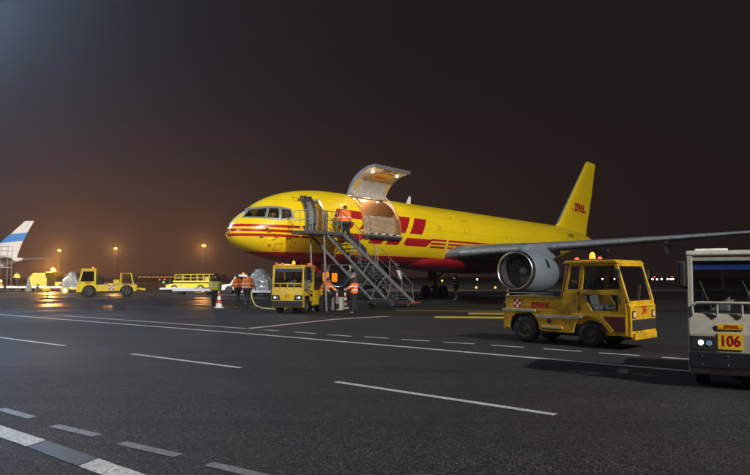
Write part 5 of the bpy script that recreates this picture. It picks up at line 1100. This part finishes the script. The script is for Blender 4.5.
MB().box(-.6, -.5, -.8, .8, 1.0, 1.85).build('cab_back', WHITE, vn); MB().tube([(-2.2, -.8, .95), (-2.2, -.8, 1.55), (-.7, -.8, 1.7)], .03, 6).tube([(-2.2, .8, .95), (-2.2, .8, 1.55), (-.7, .8, 1.7)], .03, 6).build('bed_rail', WHITE, vn)
beacon(vn, (.1, 0, 1.92), AMB, .09, .16); light('headlamp_beam', 'SPOT', (2.35, .5, .7), 120, (.8, .9, 1), vn, .05, (9, .5, .1), 80, .6)

# other airliner parked at far left (its tail is in view)
OW = mat('airliner_white', (.62, .62, .60), .4, 0, .12, .6, dirt=.2)
ap = thing('airliner', 'white airliner with a blue band on its tail fin at far left', 'airplane', (-63.2, 118, 0), R(-6))
def ofus(s): return pc([(-34, 1.95), (-13, 1.95), (-8, 1.6), (-4, 1.0), (-1, .42), (0, .2)], s)
MB().loft([[(s, ofus(s)*math.cos(a), 3.4 + pc([(-34, 0), (-13, 0), (-8, .35), (-4, .95), (0, 1.5)], s) + ofus(s)*1.03*math.sin(a)) for a in [2*math.pi*k/32 for k in range(32)]] for s in [-34, -28, -22, -17, -13, -11, -9, -7.5, -6, -4.5, -3, -1.6, -.6, 0]]).build('fuselage', OW, ap, True, ang=60)
ofin = MB().loft([[(x, zz, z) for x, zz in airfoil(le, ch, .08)] for z, le, ch in ((4.9, -8.5, 7.2), (5.6, -7.2, 6.1), (8.5, -3.6, 3.6), (11.75, .15, 1.75))]).build('fin', OW, ap, True, ang=50)
bl_ = []
for z, d in ((7.75, 0), (9.35, 0)):
    t_ = (z - 5.6)/(11.75 - 5.6); le = -7.2 + t_*7.35; ch = 6.1 + t_*(1.75 - 6.1)
    tz = .13
    bl_.append([(x, zz*1.25 + (.012 if zz > 0 else -.012), z + .10*(x - le)) for x, zz in airfoil(le - .02, ch + .03, .08)])
MB().loft(bl_, False).build('blue_band', mat('band_blue', (.03, .20, .55), .4, 0, .06, 2), ofin, True)
for sg in (-1, 1): MB().loft([[(x, sg*p, z + zz) for x, zz in airfoil(le, ch, .2)] for p, le, ch, z in ((.3, -5.8, 4.3, 4.7), (6.6, -.9, 2.2, 5.1))]).build('tailplane', mat('airliner_grey', (.30, .30, .31), .45, .1, .1, 1), ap, True, ang=50)
for x in (-20, ):
    for sg in (-1, 1): g_ = MB().tube([(x, sg*2.6, 2.2), (x, sg*2.6, .5)], .14, 8).build('main_gear', DGR, ap); wheel(g_, (x, sg*2.35, .52), .52, .36); wheel(g_, (x, sg*2.85, .52), .52, .36)
MB().tube([(-32, 0, 2), (-32, 0, .4)], .1, 8).build('nose_gear', DGR, ap)
for sg in (-1, 1): MB().loft([[(x, sg*p, z + zz) for x, zz in airfoil(le, ch, .12)] for p, le, ch, z in ((1, -25, 7, 2.5), (16, -17, 1.8, 4.4))]).build('wing', WGREY, ap, True, ang=50)
sr = thing('service_stair', 'grey steel service stand beside the white airliner', 'work stand', (-58.7, 104, 0), 0)
for x in (-.9, .9):
    for y in (-.6, .6): MB().tube([(x, y, 0), (x, y, 6.6)], .05, 6).build('post', STEEL, sr)
for z in (3.2, 5.0, 5.8, 6.5): MB().box(-.95, .95, -.65, -.55, z - .05, z + .05).box(-.95, .95, .55, .65, z - .05, z + .05).build('rail', STEEL, sr)
MB().box(-.95, .95, -.65, .65, 4.6, 4.7).build('deck', DGR, sr)

# street lamps on poles, sodium lit
for i, (px, d, h) in enumerate(((-.478, 205, 9.9), (-.3927, 200, 10.3), (-.2588, 165, 9.5))):
    t = thing('street_lamp', ['sodium street lamp above the white airliner tailplane', 'sodium street lamp above the yellow bed tractor', 'sodium street lamp left of the airplane nose'][i], 'street lamp', (px*d, d, 0), R(-90), 'sodium street lamps')
    MB().tube([(0, 0, 0), (0, 0, h)], [.13, .07], 8).build('pole', DGR, t, True); MB().tube([(0, 0, h), (.4, 0, h + .15), (1.1, 0, h + .18)], .06, 6).build('arm', STEEL, t)
    hd = MB().box(.7, 1.7, -.25, .25, h + .12, h + .3).build('lamp_head', DGR, t, bevel=.04); o = MB().ball((1.25, 0, h + .02), .48, 14, (1.3, 1, .7)).build('lens', SOD, hd, True)
    light('sodium_light', 'SPOT', (1.5, 0, h - .25), 21000, (1, .42, .10), t, .3, (6, 0, h - 3.2), 150, .3)

# runway and taxiway lights
def field_light(label, x, y, z, m, r, grp):
    t = thing('field_light', label, 'runway light', (x, y, -.03), 0, grp)
    MB().tube([(0, 0, 0), (0, 0, z)], .04, 6).build('stake', DGR, t); MB().lathe([(0, .12), (.05, .12)], (0, 0, 0), (0, 0, 1), 10).build('base', DGR, t)
    MB().ball((0, 0, z + r*.6), r, 12).build('globe', m, t, True)
WH2 = mat('runway_white', (1, .9, .7), .3, 0, 0, emit=(1, .78, .55), estr=10); RD2 = mat('runway_red', (1, .1, .05), .3, 0, 0, emit=(1, .05, .03), estr=5); AM2 = mat('taxi_amber', (1, .5, .1), .3, 0, 0, emit=(1, .42, .04), estr=4)
ORD = ['first', 'second', 'third', 'fourth', 'fifth', 'sixth', 'seventh', 'eighth', 'ninth', 'tenth']
k = 0
fl_ = sorted([(652, 279.6, WH2), (656.5, 279.8, WH2), (661, 279.6, WH2), (667, 279.5, WH2), (670, 279.6, WH2), (672.5, 279.4, WH2), (654, 277.2, RD2), (671.5, 277.0, RD2), (602, 279.5, WH2), (614, 279.4, WH2), (626, 279.6, WH2), (607, 276.8, RD2), (680, 280, WH2)], key=lambda q: q[0]); cnt = {}
for x_, y_, m_ in fl_:
    d = 190 + 3*k; x = (x_ - 375)/657*d; z = 1.68 - (y_ - 277)/657*d
    nm = 'white' if m_ is WH2 else 'red'
    n_ = cnt.get(nm, 0); cnt[nm] = n_ + 1
    field_light(f'{ORD[n_]} from the left of the small {nm} runway lights on the far dark field', x, d, max(z, .3), m_, .26 if nm == 'white' else .2, f'far {nm} runway lights'); k += 1
for x_, y_, m_, d, r, lb in ((476, 290.8, AM2, 92, .14, 'amber taxiway light below the wing root, left one'), (495, 290.8, AM2, 92, .14, 'amber taxiway light below the wing root, right one'), (455, 279.2, WH2, 110, .17, 'bright white field light above the arm-raising person'), (477, 279.8, WH2, 112, .14, 'white field light between landing gear and engine'), (442, 281, AM2, 110, .15, 'orange field light beside the landing gear strut')):
    field_light(lb, (x_ - 375)/657*d, d, max(.15, 1.68 - (y_ - 277)/657*d), m_, r, 'field lights under the fuselage')
for x_, y_, m_, d, lb in ((64.5, 281.5, GRNL, 120, 'green field light beside the clear wrapped freight'), (164, 282.5, GRNL, 130, 'green field light over the empty dolly'), (160, 279.8, RD2, 140, 'red field light over the empty dolly, left one'), (165, 279.7, RD2, 140, 'red field light over the empty dolly, right one')):
    field_light(lb, (x_ - 375)/657*d, d, max(.2, 1.68 - (y_ - 277)/657*d), m_, .14, 'coloured lights behind the dollies')
tmn = thing('terminal_building', 'long low dark building with a row of amber lit windows on the horizon', 'building', (-100, 340, 0), 0)
MB().box(-24, 22, -6, 6, -.1, 2.7).build('wall', mat('far_wall', (.06, .055, .05), .8, 0, .2, .2), tmn); MB().box(-25, 23, -7, 7, 2.7, 3.0).build('roof', DGR, tmn)
for k in range(11): MB().box(-20 + 2.2*k, -18.4 + 2.2*k, -6.06, -5.98, 1.4, 2.0).build('window', mat('lit_window', (.8, .4, .1), .5, 0, 0, emit=(1, .38, .08), estr=.55), tmn)
# two orange panels under the nose, beacon-lit look put in as emission
for i, (x, z) in enumerate(((-3.06, 1.50), (-2.52, 1.46))):
    t = thing('glowing_panel', ['glowing amber panel behind tractor 31, wider one', 'glowing amber panel behind tractor 31, narrower one'][i], 'panel', (x, 41, 0), R(-90)); w = (.19, .17)[i]
    MB().box(-.05, .05, -w, w, z - .08, z + .46).build('board', mat('amber_board', (.7, .25, .02), .5, 0, .25, 9, emit=(1, .26, .012), estr=.95), t, bevel=.03)
    for sg in (-1, 1): MB().tube([(0, sg*w*.7, 0), (0, sg*w*.7, z - .1)], .03, 6).build('leg', DGR, t)

# ================================================================== night air
def vol():
    m = bpy.data.materials.new('night_haze'); m.use_nodes = True; nt = m.node_tree; nt.nodes.clear()
    o = nt.nodes.new('ShaderNodeOutputMaterial'); v = nt.nodes.new('ShaderNodeVolumePrincipled'); v.inputs['Color'].default_value = (.85, .86, .88, 1); v.inputs['Density'].default_value = HAZE; v.inputs['Anisotropy'].default_value = .76
    nt.links.new(v.outputs[0], o.inputs['Volume']); return m
HAZE = .00065
hz = MB().box(-420, 420, -120, 620, -1.1, 40).build('haze', vol(), None); tag(hz, 'thin damp night haze over the apron', 'haze', kind='stuff'); hz.display_type = 'WIRE'
